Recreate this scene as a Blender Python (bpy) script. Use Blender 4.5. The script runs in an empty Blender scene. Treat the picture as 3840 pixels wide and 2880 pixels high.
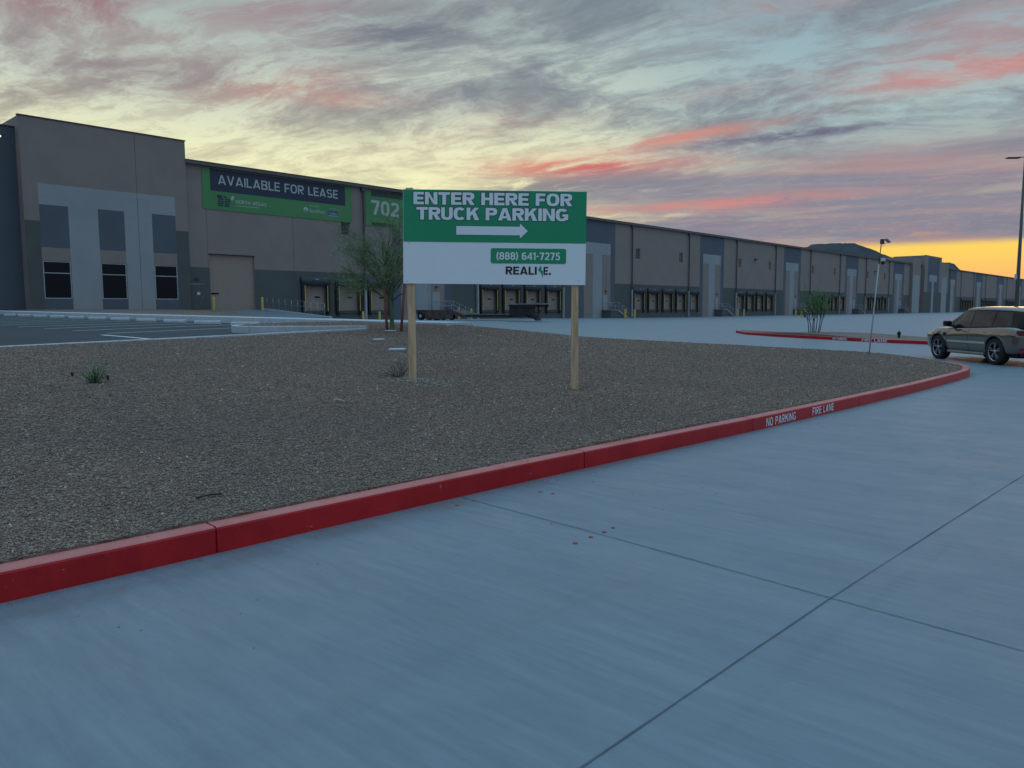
import bpy, bmesh, math, random
import numpy as np
from mathutils import Vector, Matrix
from mathutils.geometry import delaunay_2d_cdt
R_ = math.radians
scene = bpy.context.scene
COL = scene.collection

# ------------------------------------------------------------------ camera
# x runs along the warehouse front, y from the road towards the warehouse, z up (metres)
cam_d = bpy.data.cameras.new('camera'); cam = bpy.data.objects.new('camera', cam_d); COL.objects.link(cam)
EYE = Vector((0, 0, 1.45))
rx = Vector((0.676165, -0.736738, -0.004343)); ux = Vector((0.07311, 0.061231, 0.995442)); bx_ = Vector((-0.733114, -0.673401, 0.095265))
cam.matrix_world = Matrix(((rx.x, ux.x, bx_.x, EYE.x), (rx.y, ux.y, bx_.y, EYE.y), (rx.z, ux.z, bx_.z, EYE.z), (0, 0, 0, 1)))
cam_d.sensor_width = 36; cam_d.lens = 27.04; cam_d.clip_end = 20000; cam_d.clip_start = .05
scene.camera = cam
scene.view_settings.view_transform = 'Standard'; scene.view_settings.look = 'None'
scene.view_settings.exposure = 0; scene.view_settings.gamma = 1
scene.cycles.max_bounces = 6

def lin(r, g, b):
    f = lambda c: (c/255/12.92) if c/255 <= .04045 else ((c/255+.055)/1.055)**2.4
    return (f(r), f(g), f(b), 1)

# ------------------------------------------------------------------ little node language
class NT:
    def __init__(s, tree): s.t = tree
    def n(s, typ, **kw):
        nd = s.t.nodes.new(typ)
        for k, v in kw.items(): setattr(nd, k, v)
        return nd
    def put(s, sock, v):
        if isinstance(v, V): s.t.links.new(v.s, sock)
        elif hasattr(v, 'is_output'): s.t.links.new(v, sock)
        else: sock.default_value = v
    def m(s, op, a, b=0., c=0., clamp=False):
        nd = s.n('ShaderNodeMath', operation=op); nd.use_clamp = clamp
        s.put(nd.inputs[0], a); s.put(nd.inputs[1], b); s.put(nd.inputs[2], c); return V(s, nd.outputs[0])
    def ss(s, x, a, b):
        nd = s.n('ShaderNodeMapRange', interpolation_type='SMOOTHSTEP')
        s.put(nd.inputs[0], x); nd.inputs[1].default_value = a; nd.inputs[2].default_value = b; return V(s, nd.outputs[0])
    def mix(s, f, a, b):
        nd = s.n('ShaderNodeMix', data_type='RGBA'); s.put(nd.inputs[0], f); s.put(nd.inputs[6], a); s.put(nd.inputs[7], b); return nd.outputs[2]
    def comb(s, x, y, z):
        nd = s.n('ShaderNodeCombineXYZ'); s.put(nd.inputs[0], x); s.put(nd.inputs[1], y); s.put(nd.inputs[2], z); return nd.outputs[0]
    def sep(s, v):
        nd = s.n('ShaderNodeSeparateXYZ'); s.put(nd.inputs[0], v); return [V(s, o) for o in nd.outputs]
    def noise(s, vec, scale, detail=5, rough=.55, dist=0., fac=True):
        nd = s.n('ShaderNodeTexNoise'); s.put(nd.inputs['Vector'], vec); nd.inputs['Scale'].default_value = scale
        nd.inputs['Detail'].default_value = detail; nd.inputs['Roughness'].default_value = rough; nd.inputs['Distortion'].default_value = dist
        return V(s, nd.outputs[0]) if fac else nd.outputs[1]
    def ramp(s, x, stops):
        nd = s.n('ShaderNodeValToRGB'); e = nd.color_ramp.elements
        while len(e) < len(stops): e.new(.5)
        for el, (p, c) in zip(e, sorted(stops)): el.position = p; el.color = c
        s.put(nd.inputs[0], x); return nd.outputs[0]
class V:
    def __init__(s, nt, sock): s.nt = nt; s.s = sock
    def __add__(s, o): return s.nt.m('ADD', s, o)
    def __radd__(s, o): return s.nt.m('ADD', s, o)
    def __sub__(s, o): return s.nt.m('SUBTRACT', s, o)
    def __rsub__(s, o): return s.nt.m('SUBTRACT', o, s)
    def __mul__(s, o): return s.nt.m('MULTIPLY', s, o)
    def __rmul__(s, o): return s.nt.m('MULTIPLY', s, o)
    def __truediv__(s, o): return s.nt.m('DIVIDE', s, o)

# ------------------------------------------------------------------ dusk sky
world = bpy.data.worlds.new('World'); scene.world = world; world.use_nodes = True
world.node_tree.nodes.clear(); w = NT(world.node_tree)
SUN_EL, SUN_AZ = R_(2.5), R_(33)           # azimuth counted clockwise from the view direction
hx, hy = -bx_.x, -bx_.y; hl = math.hypot(hx, hy); hx /= hl; hy /= hl     # horizontal view direction
def sky():
    tc = w.n('ShaderNodeTexCoord'); dx, dy, dz = w.sep(tc.outputs['Generated'])
    fx = dx*hx + dy*hy                      # forward
    sx = dx*hy - dy*hx                      # to the right
    el = w.m('ARCSINE', dz)*57.2958
    az = w.m('ARCTAN2', sx, fx)*57.2958
    e1 = w.m('DIVIDE', el, 25., clamp=True)
    P = lambda L: [(a/25, lin(*c)) for a, c in L]
    left = w.ramp(e1, P([(0, (236, 222, 160)), (4, (252, 244, 176)), (8, (252, 249, 194)), (11, (238, 238, 196)), (14.5, (202, 212, 196)), (19, (172, 188, 184)), (25, (132, 150, 158))]))
    right = w.ramp(e1, P([(0, (255, 196, 92)), (3.3, (255, 212, 104)), (4.4, (222, 160, 118)), (6, (176, 160, 150)), (9, (168, 178, 172)), (13, (166, 190, 190)), (18, (148, 176, 186)), (25, (120, 148, 170))]))
    base = w.mix(w.ss(az, 1, 21), left, right)
    # plane of cloud overhead: perspective pulls the streaks together towards the horizon
    k = w.m('ADD', w.m('MAXIMUM', dz, 0.), .15)
    px, py = sx/k, fx/k
    c, s = math.cos(R_(27)), math.sin(R_(27))
    u, v = px*c - py*s, px*s + py*c
    warp = w.n('ShaderNodeTexNoise'); w.put(warp.inputs['Vector'], w.comb(px, py, 0.)); warp.inputs['Scale'].default_value = 1.3; warp.inputs['Detail'].default_value = 5
    wx, wy, _ = w.sep(warp.outputs[1])
    u2, v2 = u*.62 + wx*.55, v*1.0 + wy*.45
    n1 = w.noise(w.comb(u2, v2, 1.3), 2.3, 12, .62)
    n2 = w.noise(w.comb(u2*.8, v2*1.5, 7.7), 1.7, 10, .60)
    n3 = w.noise(w.comb(u2*1.3, v2*1.7, 3.1), 5.2, 10, .68)
    n4 = w.noise(w.comb(u*1.0 + wx*.3, v*1.25 + wy*.3, 5.), 14., 8, .68)
    # long flat bands low on the right
    nb = w.noise(w.comb(az*.035, el*.42, 2.), 1.0, 8, .55, .3)
    nb2 = w.noise(w.comb(az*.03 + wx*.3, el*.75 + az*.02, 9.), 1.0, 8, .55, .3)
    cream = w.ss(el, 15.5, 9.5)*w.ss(w.m('ABSOLUTE', az + 13.), 28, 15)           # thin cloud over the bright part
    dens = n1 + (n3 - .5)*.42 + (n4 - .5)*.14
    cov = w.ss(dens, .38, .58)*(1 - .66*cream)
    core = w.ss(dens, .50, .68)*(1 - .68*cream)
    wisp = w.ss(n3 + (n4 - .5)*.5, .42, .64)*(1 - .25*cream)
    ccol = w.mix(w.ss(az, -22, 8), lin(160, 154, 152), lin(136, 147, 154))
    ccol = w.mix(cream, ccol, lin(184, 176, 152))
    col = w.mix(wisp*.5, base, ccol)
    col = w.mix(cov*.72, col, ccol)
    col = w.mix(core*.52, col, w.mix(w.ss(az, -24, -4), lin(120, 112, 122), lin(104, 114, 128)))
    # lilac layer low right
    low = w.ss(az, -4, 9)*w.ss(el, 12.5, 8.2)*w.ss(el, 3.7, 4.9)
    lowcol = w.mix(w.ss(nb2, .42, .62), lin(128, 128, 148), lin(172, 144, 146))
    lowcol = w.mix(w.ss(nb, .56, .68)*.75, lowcol, lin(190, 184, 166))
    lowcol = w.mix(w.ss(n4, .50, .68)*.25, lowcol, lin(182, 178, 172))
    col = w.mix(low*.82*w.ss(nb + (n3-.5)*.5, .20, .46), col, lowcol)
    # sunlit pink undersides
    pk = w.ss(n2 + (n4 - .5)*.2, .52, .68)*w.ss(az, -42, 12)*w.ss(el, 3.8, 6)*.24
    col = w.mix(pk, col, w.mix(w.ss(az, -18, 10), lin(182, 140, 134), lin(206, 136, 126)))
    def blob(az0, el0, sa, se, tilt, colr, amt, ns=n3, lo=.30, hi=.58):
        nonlocal col
        a = az - az0; e = el - el0 - a*tilt
        q = w.m('POWER', a/sa, 2.) + w.m('POWER', e/se, 2.)
        g = w.m('EXPONENT', q*-1.)
        col = w.mix(g*w.ss(ns, lo, hi)*amt, col, lin(*colr))
    blob(5.5, 10.2, 6.5, .75, .02, (226, 98, 88), 1.0)
    blob(12.5, 12.0, 5.5, .45, .10, (214, 140, 126), .9)
    blob(30.5, 14.6, 6.5, .9, .03, (222, 118, 104), .7)
    blob(31, 16.4, 6.0, 2.0, .10, (184, 144, 146), .5)
    blob(15, 7.4, 7.5, .35, .03, (214, 138, 128), .9)
    blob(25, 9.8, 6, .8, .0, (182, 140, 142), .5)
    blob(-16.3, 15.2, 4.5, .9, .16, (196, 130, 118), .6)
    blob(-12, 14.6, 4.5, .6, .0, (206, 150, 132), .5)
    blob(-16.5, 19.7, 6.0, 1.4, .02, (158, 128, 138), .6)
    blob(-29.5, 19, 5.0, 1.5, -.05, (150, 104, 112), .85)
    blob(-24, 15.2, 8, 1.1, .0, (140, 128, 132), .6)
    blob(22, 20.5, 6, 1.2, .14, (198, 146, 144), .5)
    blob(20, 11.7, 6.5, .35, .04, (104, 100, 126), .95)
    blob(-8, 19, 5, 1.6, .05, (96, 106, 124), .6)
    blob(2.8, 8.9, 5.5, .7, .0, (120, 122, 132), .7)
    blob(9, 9.3, 7, 1.0, .0, (134, 132, 144), .8)
    # glow bar on the horizon to the right, and the rest of the dome
    g = w.ss(az, 19.5, 23.5)*w.ss(el, 4.5, 3.9)*w.ss(az, 46, 36)
    col = w.mix(g, col, w.mix(w.ss(el, 1.6, 4.0), lin(250, 188, 112), lin(255, 212, 100)))
    away = w.ss(w.m('ABSOLUTE', az), 45, 110)
    col = w.mix(away, col, w.ramp(e1, P([(0, (136, 143, 158)), (10, (146, 160, 180)), (25, (138, 164, 194))])))
    up = w.ss(el, 23, 52)
    zen = w.mix(w.ss(n1, .40, .68)*.5, ZEN_A, ZEN_B)
    col = w.mix(up, col, zen)
    return col, dz
ZEN_A = (.46, .88, 1.24, 1); ZEN_B = (.44, .74, .98, 1)
skycol, dzz = sky()
st = w.n('ShaderNodeTexSky', sky_type='NISHITA'); st.sun_disc = False; st.sun_elevation = R_(-4)
sun_dir = Vector((hx*math.cos(SUN_AZ) + hy*math.sin(SUN_AZ), hy*math.cos(SUN_AZ) - hx*math.sin(SUN_AZ), math.tan(SUN_EL))).normalized()
st.sun_rotation = math.atan2(sun_dir.x, sun_dir.y)
bg = w.n('ShaderNodeBackground'); w.put(bg.inputs[0], skycol); bg.inputs[1].default_value = 1.0
bg2 = w.n('ShaderNodeBackground'); w.put(bg2.inputs[0], st.outputs[0]); bg2.inputs[1].default_value = .05
ad = w.n('ShaderNodeAddShader'); w.t.links.new(bg.outputs[0], ad.inputs[0]); w.t.links.new(bg2.outputs[0], ad.inputs[1])
wo = w.n('ShaderNodeOutputWorld'); w.t.links.new(ad.outputs[0], wo.inputs[0])
world.cycles.sampling_method = 'MANUAL'; world.cycles.sample_map_resolution = 512

sun_d = bpy.data.lights.new('sun', 'SUN'); sun_o = bpy.data.objects.new('sun', sun_d); COL.objects.link(sun_o)
sun_d.energy = .04; sun_d.angle = R_(10); sun_d.color = (1, .66, .42)
sun_o.rotation_euler = sun_dir.to_track_quat('Z', 'Y').to_euler()

# ------------------------------------------------------------------ materials
MATS = {}
def mat(name, col, rough=.8, metal=0., var=.12, vs=3., bump=0., bs=60., spec=.5, coat=0., stain=0., emit=None, stretch=None, var2=0., objc=False):
    if name in MATS: return MATS[name]
    m = bpy.data.materials.new(name); m.use_nodes = True; t = NT(m.node_tree)
    b = m.node_tree.nodes['Principled BSDF']
    g = t.n('ShaderNodeNewGeometry') ; pos = g.outputs['Position']
    if objc: pos = t.n('ShaderNodeTexCoord').outputs['Object']
    if stretch:
        mp = t.n('ShaderNodeMapping'); t.put(mp.inputs[0], pos); mp.inputs['Scale'].default_value = stretch; pos = mp.outputs[0]
    c = (*col[:3], 1)
    dk = tuple(max(0, x*(1-var)) for x in c[:3])+(1,); lt = tuple(x*(1+var) for x in c[:3])+(1,)
    n = t.noise(pos, vs, 6, .6)
    out = t.mix(t.ss(n, .3, .7), dk, lt)
    if var2:
        n_ = t.noise(pos, bs, 3, .7); out = t.mix(t.ss(n_, .3, .7)*1.0, t.mix(var2, out, (0, 0, 0, 1)), out)
    if stain:
        n2 = t.noise(pos, vs*.23, 7, .65, .4)
        out = t.mix(t.ss(n2, .5, .75)*stain, out, tuple(x*.6 for x in c[:3])+(1,))
    t.put(b.inputs['Base Color'], out)
    b.inputs['Roughness'].default_value = rough; b.inputs['Metallic'].default_value = metal
    b.inputs['Specular IOR Level'].default_value = spec; b.inputs['Coat Weight'].default_value = coat; b.inputs['Coat Roughness'].default_value = .08
    if bump:
        bn = t.n('ShaderNodeBump'); t.put(bn.inputs['Height'], t.noise(pos, bs, 4, .6)); bn.inputs['Strength'].default_value = bump; bn.inputs['Distance'].default_value = .01
        t.put(b.inputs['Normal'], bn.outputs[0])
    if emit: b.inputs['Emission Color'].default_value = (*emit[:3], 1); b.inputs['Emission Strength'].default_value = emit[3]
    MATS[name] = m; return m

taupe = mat('taupe_paint', (.262, .203, .178), .9, var=.05, vs=.5, stain=.15, bump=.2, bs=20)
dgreen = mat('dark_grey_paint', (.095, .095, .088), .9, var=.05, vs=.6, stain=.12)
navyp = mat('slate_blue_paint', (.100, .110, .130), .9, var=.05, vs=.5, stain=.12)
lightp = mat('pale_grey_paint', (.31, .305, .31), .9, var=.04, vs=.5, stain=.12)
deepblue = mat('deep_blue_paint', (.082, .090, .108), .9, var=.05, vs=.6, stain=.12)
trim_m = mat('eave_trim', (.13, .11, .10), .7, var=.08)
coping_m = mat('coping_metal', (.05, .045, .04), .5, var=.08)
pipe_dk = mat('pipe_dark', (.07, .065, .062), .6)
pipe_lt = mat('pipe_pale', (.34, .33, .33), .6)
black_fab = mat('black_fabric', (.012, .013, .016), .7, bump=.5, bs=8)
curtain_m = mat('curtain_fabric', (.045, .050, .052), .65, bump=.6, bs=5)
doorleaf = mat('dock_door_tan', (.30, .22, .175), .7, var=.04, stain=.1)
yellow = mat('safety_yellow', (.58, .38, .07), .55, var=.12, vs=6, stain=.2)
leveler_m = mat('leveler_green', (.045, .062, .066), .6)
rubber = mat('black_rubber', (.012, .012, .012), .8)
glass_dk = mat('dark_glass', (.004, .006, .010), .15, spec=.2, var=0)
glass_win = mat('tinted_glass', (.035, .028, .028), .18, spec=.5, var=0)
frame_w = mat('pale_window_frame', (.42, .42, .43), .5)
galv = mat('galvanised_steel', (.30, .32, .34), .45, metal=.6, var=.15, vs=10)
asph = mat('asphalt', (.043, .043, .046), .85, var=.18, vs=.35, var2=.35, bs=45, bump=.4, stain=.3)
stripe = mat('pale_stripe_paint', (.60, .60, .60), .7, var=.2, vs=8)
kerbw = mat('pale_kerb_concrete', (.47, .47, .47), .75, var=.10, vs=5, stain=.25, bump=.3)
woodm = mat('pale_timber', (.56, .36, .21), .8, var=.28, vs=1.6, stretch=(14, 14, 1.1), bump=.3, bs=6, stain=.35, objc=True)
rustwood = mat('red_brown_stake', (.21, .075, .05), .8, var=.2, vs=3, stretch=(12, 12, 1.2))
bark = mat('green_bark', (.085, .105, .05), .85, var=.3, vs=9, bump=.6, bs=50)
bark2 = mat('dark_bark', (.03, .032, .025), .85, var=.3, vs=9)
leafm = mat('leaf_green', (.17, .22, .10), .7, var=.35, vs=1.7)
leafd = mat('leaf_deep_green', (.13, .21, .08), .7, var=.35, vs=6)
leafdry = mat('leaf_dull_olive', (.055, .060, .040), .8, var=.4, vs=9)
signgreen = mat('sign_green', (.004, .27, .115), .42, var=.03, vs=1.2)
signwhite = mat('sign_white', (.80, .80, .81), .42, var=.02, vs=1.5)
ink_dk = mat('ink_dark_green', (.006, .04, .03), .5, var=0)
ink_bk = mat('ink_black', (.010, .010, .014), .5, var=0)
ban_green = mat('banner_green', (.085, .235, .085), .75, var=.06, vs=.4, bump=.3, bs=2)
ban_navy = mat('banner_navy', (.030, .036, .060), .7, var=.05, vs=.6)
ban_white = mat('banner_white', (.46, .46, .43), .75, var=.04)
ban_dark = mat('banner_charcoal', (.045, .06, .045), .7)
ban_blue = mat('banner_blue', (.03, .06, .26), .7)
redlens = mat('red_lens', (.35, .01, .01), .25)
hillm = mat('hazy_hill_rock', (.055, .055, .062), 1., var=.25, vs=.012)  # blue-grey of distant haze put into the rock colour
desert = mat('desert_soil', (.20, .15, .11), .95, var=.2, vs=.05)
white_pl = mat('white_plastic', (.56, .56, .56), .5)
rust = mat('rusty_steel', (.085, .048, .042), .8, var=.4, vs=3, stain=.4)
truckblk = mat('black_steel', (.018, .018, .018), .6, var=.4, vs=3)
deckwood = mat('worn_deck_boards', (.22, .19, .16), .85, var=.35, vs=1.2, stretch=(1, 10, 1))

def concrete_mat():
    m = bpy.data.materials.new('road_concrete'); m.use_nodes = True; t = NT(m.node_tree); b = m.node_tree.nodes['Principled BSDF']
    pos = t.n('ShaderNodeNewGeometry').outputs['Position']; x, y, z = t.sep(pos)
    broom = t.noise(t.comb(x*16., y*1.6, 0.), 1.0, 8, .7, .1)
    broom2 = t.noise(t.comb(x*2.4, y*.22, 4.), 1.0, 9, .66, .1)
    mott = t.noise(t.comb(x, y, 0.), .33, 9, .64, .2); mott2 = t.noise(t.comb(x, y, 3.), 2.3, 9, .68, .2)
    sp = t.noise(pos, 60., 4, .8); grit = t.noise(pos, 190., 2, .8)
    c = t.mix(t.ss(broom, .30, .70), (.138, .168, .198, 1), (.178, .208, .236, 1))
    c = t.mix(t.ss(broom2, .44, .66)*.26, c, (.25, .28, .305, 1))
    c = t.mix(t.ss(mott, .46, .72)*.24, c, (.145, .150, .162, 1))
    c = t.mix(t.ss(mott2, .48, .74)*.18, c, (.12, .135, .155, 1))
    c = t.mix(t.ss(sp, .56, .80)*.16, c, (.11, .115, .125, 1))
    c = t.mix(t.ss(grit, .62, .80)*.22, c, (.30, .30, .30, 1))
    spot = t.noise(t.comb(x, y, 8.), 5., 2, .5); c = t.mix(t.ss(spot, .77, .82)*.4, c, (.10, .10, .11, 1))
    # dust and grit washed along the foot of the red kerb
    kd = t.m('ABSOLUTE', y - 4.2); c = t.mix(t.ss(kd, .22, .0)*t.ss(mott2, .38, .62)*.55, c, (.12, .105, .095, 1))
    # faint tyre marks following the drive
    tm = t.noise(t.comb(x*.12, y*3.2, 11.), 1., 5, .6, .1); c = t.mix(t.ss(tm, .60, .72)*.16*t.ss(y, 3.6, 2.2), c, (.09, .092, .10, 1))
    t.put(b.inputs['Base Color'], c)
    t.put(b.inputs['Roughness'], t.ss(mott2, .2, .8)*.16 + .38)
    b.inputs['Specular IOR Level'].default_value = .6
    bn = t.n('ShaderNodeBump'); t.put(bn.inputs['Height'], broom*.6 + sp*.5); bn.inputs['Strength'].default_value = .28; bn.inputs['Distance'].default_value = .004
    t.put(b.inputs['Normal'], bn.outputs[0]); return m
concrete = concrete_mat()
def redkerb_mat():
    m = bpy.data.materials.new('red_kerb_paint'); m.use_nodes = True; t = NT(m.node_tree); b = m.node_tree.nodes['Principled BSDF']
    g = t.n('ShaderNodeNewGeometry'); pos = g.outputs['Position']
    a = t.noise(pos, 2.2, 7, .65, .4); f = t.noise(pos, 45., 4, .7)
    c = t.mix(t.ss(a, .35, .7), (.40, .008, .012, 1), (.52, .014, .016, 1))
    c = t.mix(t.ss(f, .64, .76)*.5, c, (.42, .12, .10, 1))
    chip = t.noise(pos, 14., 6, .75, .3); c = t.mix(t.ss(chip, .665, .70)*.75, c, (.34, .27, .25, 1))
    c = t.mix(t.ss(t.noise(pos, 7., 6, .7, .8), .66, .78)*.45, c, (.20, .02, .02, 1))
    nz = t.sep(g.outputs['Normal'])[2]; top_pink = t.ss(nz, .55, .95)*(t.ss(a, .25, .7)*.35 + .5)
    c = t.mix(top_pink, c, (.56, .20, .175, 1))  # paler pink mixed in on upward faces, varied by noise
    t.put(b.inputs['Base Color'], c); b.inputs['Roughness'].default_value = .42; b.inputs['Specular IOR Level'].default_value = .32
    bn = t.n('ShaderNodeBump'); t.put(bn.inputs['Height'], f); bn.inputs['Strength'].default_value = .35; bn.inputs['Distance'].default_value = .004
    t.put(b.inputs['Normal'], bn.outputs[0]); return m
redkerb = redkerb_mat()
def gravel_mat(name, perisland):
    m = bpy.data.materials.new(name); m.use_nodes = True; t = NT(m.node_tree); b = m.node_tree.nodes['Principled BSDF']
    g = t.n('ShaderNodeNewGeometry'); pos = g.outputs['Position']
    big = t.noise(pos, .45, 6, .6, .5)
    if perisland: r = V(t, g.outputs['Random Per Island'])
    else:
        vo = t.n('ShaderNodeTexVoronoi'); t.put(vo.inputs['Vector'], pos); vo.inputs['Scale'].default_value = 26.; r = t.sep(vo.outputs['Color'])[0]
    c = t.ramp(r, [(0, (.15, .094, .070, 1)), (.25, (.225, .144, .107, 1)), (.55, (.28, .180, .135, 1)), (.8, (.32, .215, .165, 1)), (.98, (.37, .265, .21, 1)), (1., (.60, .52, .45, 1))])
    big2 = t.noise(pos, 2.1, 7, .65, .5)
    c = t.mix(t.ss(big, .40, .68)*.30, c, (.16, .125, .105, 1)); c = t.mix(t.ss(big2, .50, .72)*.25, c, (.15, .125, .11, 1)); c = t.mix(t.ss(big2, .42, .28)*.25, c, (.40, .30, .24, 1))
    if not perisland:
        c = t.mix(.30, c, (.12, .085, .07, 1))
        bn = t.n('ShaderNodeBump'); t.put(bn.inputs['Height'], V(t, vo.outputs['Distance'])*1. + t.noise(pos, 60., 4, .7)*.5); bn.inputs['Strength'].default_value = 1.; bn.inputs['Distance'].default_value = .02
        t.put(b.inputs['Normal'], bn.outputs[0])
    t.put(b.inputs['Base Color'], c); b.inputs['Roughness'].default_value = .85; b.inputs['Specular IOR Level'].default_value = .3
    return m
gravel_g = gravel_mat('gravel_bed', False); gravel_s = gravel_mat('gravel_stones', True)

# ------------------------------------------------------------------ mesh helpers
class MB:
    def __init__(s): s.v = []; s.f = []; s.mi = []; s.sm = []
    def add(s, vs, fs, mi=0, smooth=False):
        o = len(s.v); s.v += [tuple(p) for p in vs]; s.f += [tuple(i+o for i in q) for q in fs]; s.mi += [mi]*len(fs); s.sm += [smooth]*len(fs); return s
    def box(s, x0, x1, y0, y1, z0, z1, mi=0, M=None, ch=0.):
        if ch:
            bm = bmesh.new(); bmesh.ops.create_cube(bm, size=1)
            for v in bm.verts: v.co = ((x0+x1)/2+v.co.x*(x1-x0), (y0+y1)/2+v.co.y*(y1-y0), (z0+z1)/2+v.co.z*(z1-z0))
            bmesh.ops.bevel(bm, geom=list(bm.edges), offset=ch, segments=2, affect='EDGES', profile=.5)
            vs = [v.co.copy() for v in bm.verts]; bm.verts.index_update(); fs = [[v.index for v in f.verts] for f in bm.faces]; bm.free()
        else:
            vs = [Vector(p) for p in ((x0,y0,z0),(x1,y0,z0),(x1,y1,z0),(x0,y1,z0),(x0,y0,z1),(x1,y0,z1),(x1,y1,z1),(x0,y1,z1))]
            fs = [(0,3,2,1),(4,5,6,7),(0,1,5,4),(1,2,6,5),(2,3,7,6),(3,0,4,7)]
        if M: vs = [M @ v for v in vs]
        return s.add(vs, fs, mi)
    def tube(s, pts, rad, n=8, mi=0, caps=True):
        pts = [Vector(p) for p in pts]; rads = rad if isinstance(rad, (list, tuple)) else [rad]*len(pts)
        o = []; up = Vector((0, 0, 1)); fs = []; prev = None
        for i, p in enumerate(pts):
            d = (pts[min(i+1, len(pts)-1)]-pts[max(i-1, 0)]).normalized()
            a = d.cross(prev if prev is not None and abs(d.dot(prev)) < .98 else (up if abs(d.z) < .9 else Vector((1, 0, 0)))).normalized()
            b = d.cross(a).normalized(); prev = b if prev is None else b
            a = b.cross(d)
            for k in range(n):
                t = 2*math.pi*k/n; o.append(p + (a*math.cos(t)+b*math.sin(t))*rads[i])
            prev = None
        for i in range(len(pts)-1):
            for k in range(n): fs.append((i*n+k, i*n+(k+1) % n, (i+1)*n+(k+1) % n, (i+1)*n+k))
        if caps: fs.append(tuple(range(n))[::-1]); fs.append(tuple((len(pts)-1)*n+k for k in range(n)))
        return s.add(o, fs, mi, True)
    def prism(s, poly, axis, a0, a1, mi=0, M=None):
        n = len(poly); mk = {'x': lambda p, a: (a, p[0], p[1]), 'y': lambda p, a: (p[0], a, p[1]), 'z': lambda p, a: (p[0], p[1], a)}[axis]
        vs = [Vector(mk(p, a0)) for p in poly] + [Vector(mk(p, a1)) for p in poly]
        if M: vs = [M @ v for v in vs]
        return s.add(vs, [tuple(range(n)), tuple(range(2*n-1, n-1, -1))] + [(i, (i+1) % n, n+(i+1) % n, n+i)[::-1] for i in range(n)], mi)
    def lathe(s, prof, n=32, axis='y', c=(0, 0, 0), mi=0, smooth=True):
        vs = []; fs = []; c = Vector(c)
        for r, a in prof:
            for k in range(n):
                t = 2*math.pi*k/n; p = (r*math.cos(t), a, r*math.sin(t)) if axis == 'y' else ((a, r*math.cos(t), r*math.sin(t)) if axis == 'x' else (r*math.cos(t), r*math.sin(t), a))
                vs.append(c+Vector(p))
        for i in range(len(prof)-1):
            for k in range(n): fs.append((i*n+k, i*n+(k+1) % n, (i+1)*n+(k+1) % n, (i+1)*n+k))
        return s.add(vs, fs, mi, smooth)
    def build(s, name, mats, parent=None, loc=None, **props):
        me = bpy.data.meshes.new(name); me.from_pydata(s.v, [], s.f)
        mats = mats if isinstance(mats, (list, tuple)) else [mats]
        for m in mats: me.materials.append(m)
        me.polygons.foreach_set('material_index', s.mi); me.polygons.foreach_set('use_smooth', s.sm); me.update()
        bm = bmesh.new(); bm.from_mesh(me); bmesh.ops.recalc_face_normals(bm, faces=bm.faces); bm.to_mesh(me); bm.free()
        o = bpy.data.objects.new(name, me); COL.objects.link(o)
        if loc: o.location = loc
        if parent: o.parent = parent
        for k, v in props.items(): o[k] = v
        return o
def tag(o, label=None, category=None, group=None, kind=None):
    for k, v in dict(label=label, category=category, group=group, kind=kind).items():
        if v: o[k] = v
    return o
def empty(name, loc=(0, 0, 0), rz=0, **p):
    o = bpy.data.objects.new(name, None); COL.objects.link(o); o.location = loc; o.rotation_euler = (0, 0, rz); o.empty_display_size = .2
    return tag(o, **p)
def dup(o, parent=None, loc=None, label=None):
    c = o.copy(); COL.objects.link(c)
    if parent: c.parent = parent
    if loc is not None: c.location = loc
    if label: c['label'] = label
    for ch in list(o.children): dup(ch, c)
    return c
def rbf(pts):
    P = np.array([p[:2] for p in pts], float); z = np.array([p[2] for p in pts], float); n = len(P)
    D = np.linalg.norm(P[:, None]-P[None], axis=2)
    A = np.zeros((n+1, n+1)); A[:n, :n] = D; A[:n, n] = 1; A[n, :n] = 1
    wv = np.linalg.solve(A, np.append(z, 0))
    def f(x, y): return float(np.hypot(P[:, 0]-x, P[:, 1]-y) @ wv[:n] + wv[n])
    return f

TXT = {}
def text_raw(body, offset=0., res=3, extr=0.):
    key = (body, offset, extr)
    if key in TXT: return TXT[key]
    cu = bpy.data.curves.new('t', 'FONT'); cu.body = body; cu.size = 1; cu.offset = offset; cu.resolution_u = res; cu.extrude = extr
    ob = bpy.data.objects.new('t', cu); COL.objects.link(ob)
    bpy.context.view_layer.update(); dg = bpy.context.evaluated_depsgraph_get()
    me = bpy.data.meshes.new_from_object(ob.evaluated_get(dg))
    vs = [v.co.copy() for v in me.vertices]; fs = [tuple(p.vertices) for p in me.polygons]
    bpy.data.objects.remove(ob); bpy.data.curves.remove(cu); bpy.data.meshes.remove(me)
    TXT[key] = (vs, fs); return vs, fs
def text_fit(mb, body, x0, x1, z0, z1, y, offset=0., mi=0, M=None, grow=0., ref=0.):
    """letters laid in the xz plane facing -y, fitted to a rectangle (ref = offset whose extents set the fit)"""
    vs, fs = text_raw(body, offset); rv, _ = text_raw(body, ref if ref else offset)
    ax, bx = min(v.x for v in rv), max(v.x for v in rv); az, bz = min(v.y for v in rv), max(v.y for v in rv)
    o = [Vector((x0+(v.x-ax)/(bx-ax)*(x1-x0), y, z0+(v.y-az)/(bz-az)*(z1-z0))) for v in vs]
    if M: o = [M @ p for p in o]
    mb.add(o, fs, mi)


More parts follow.
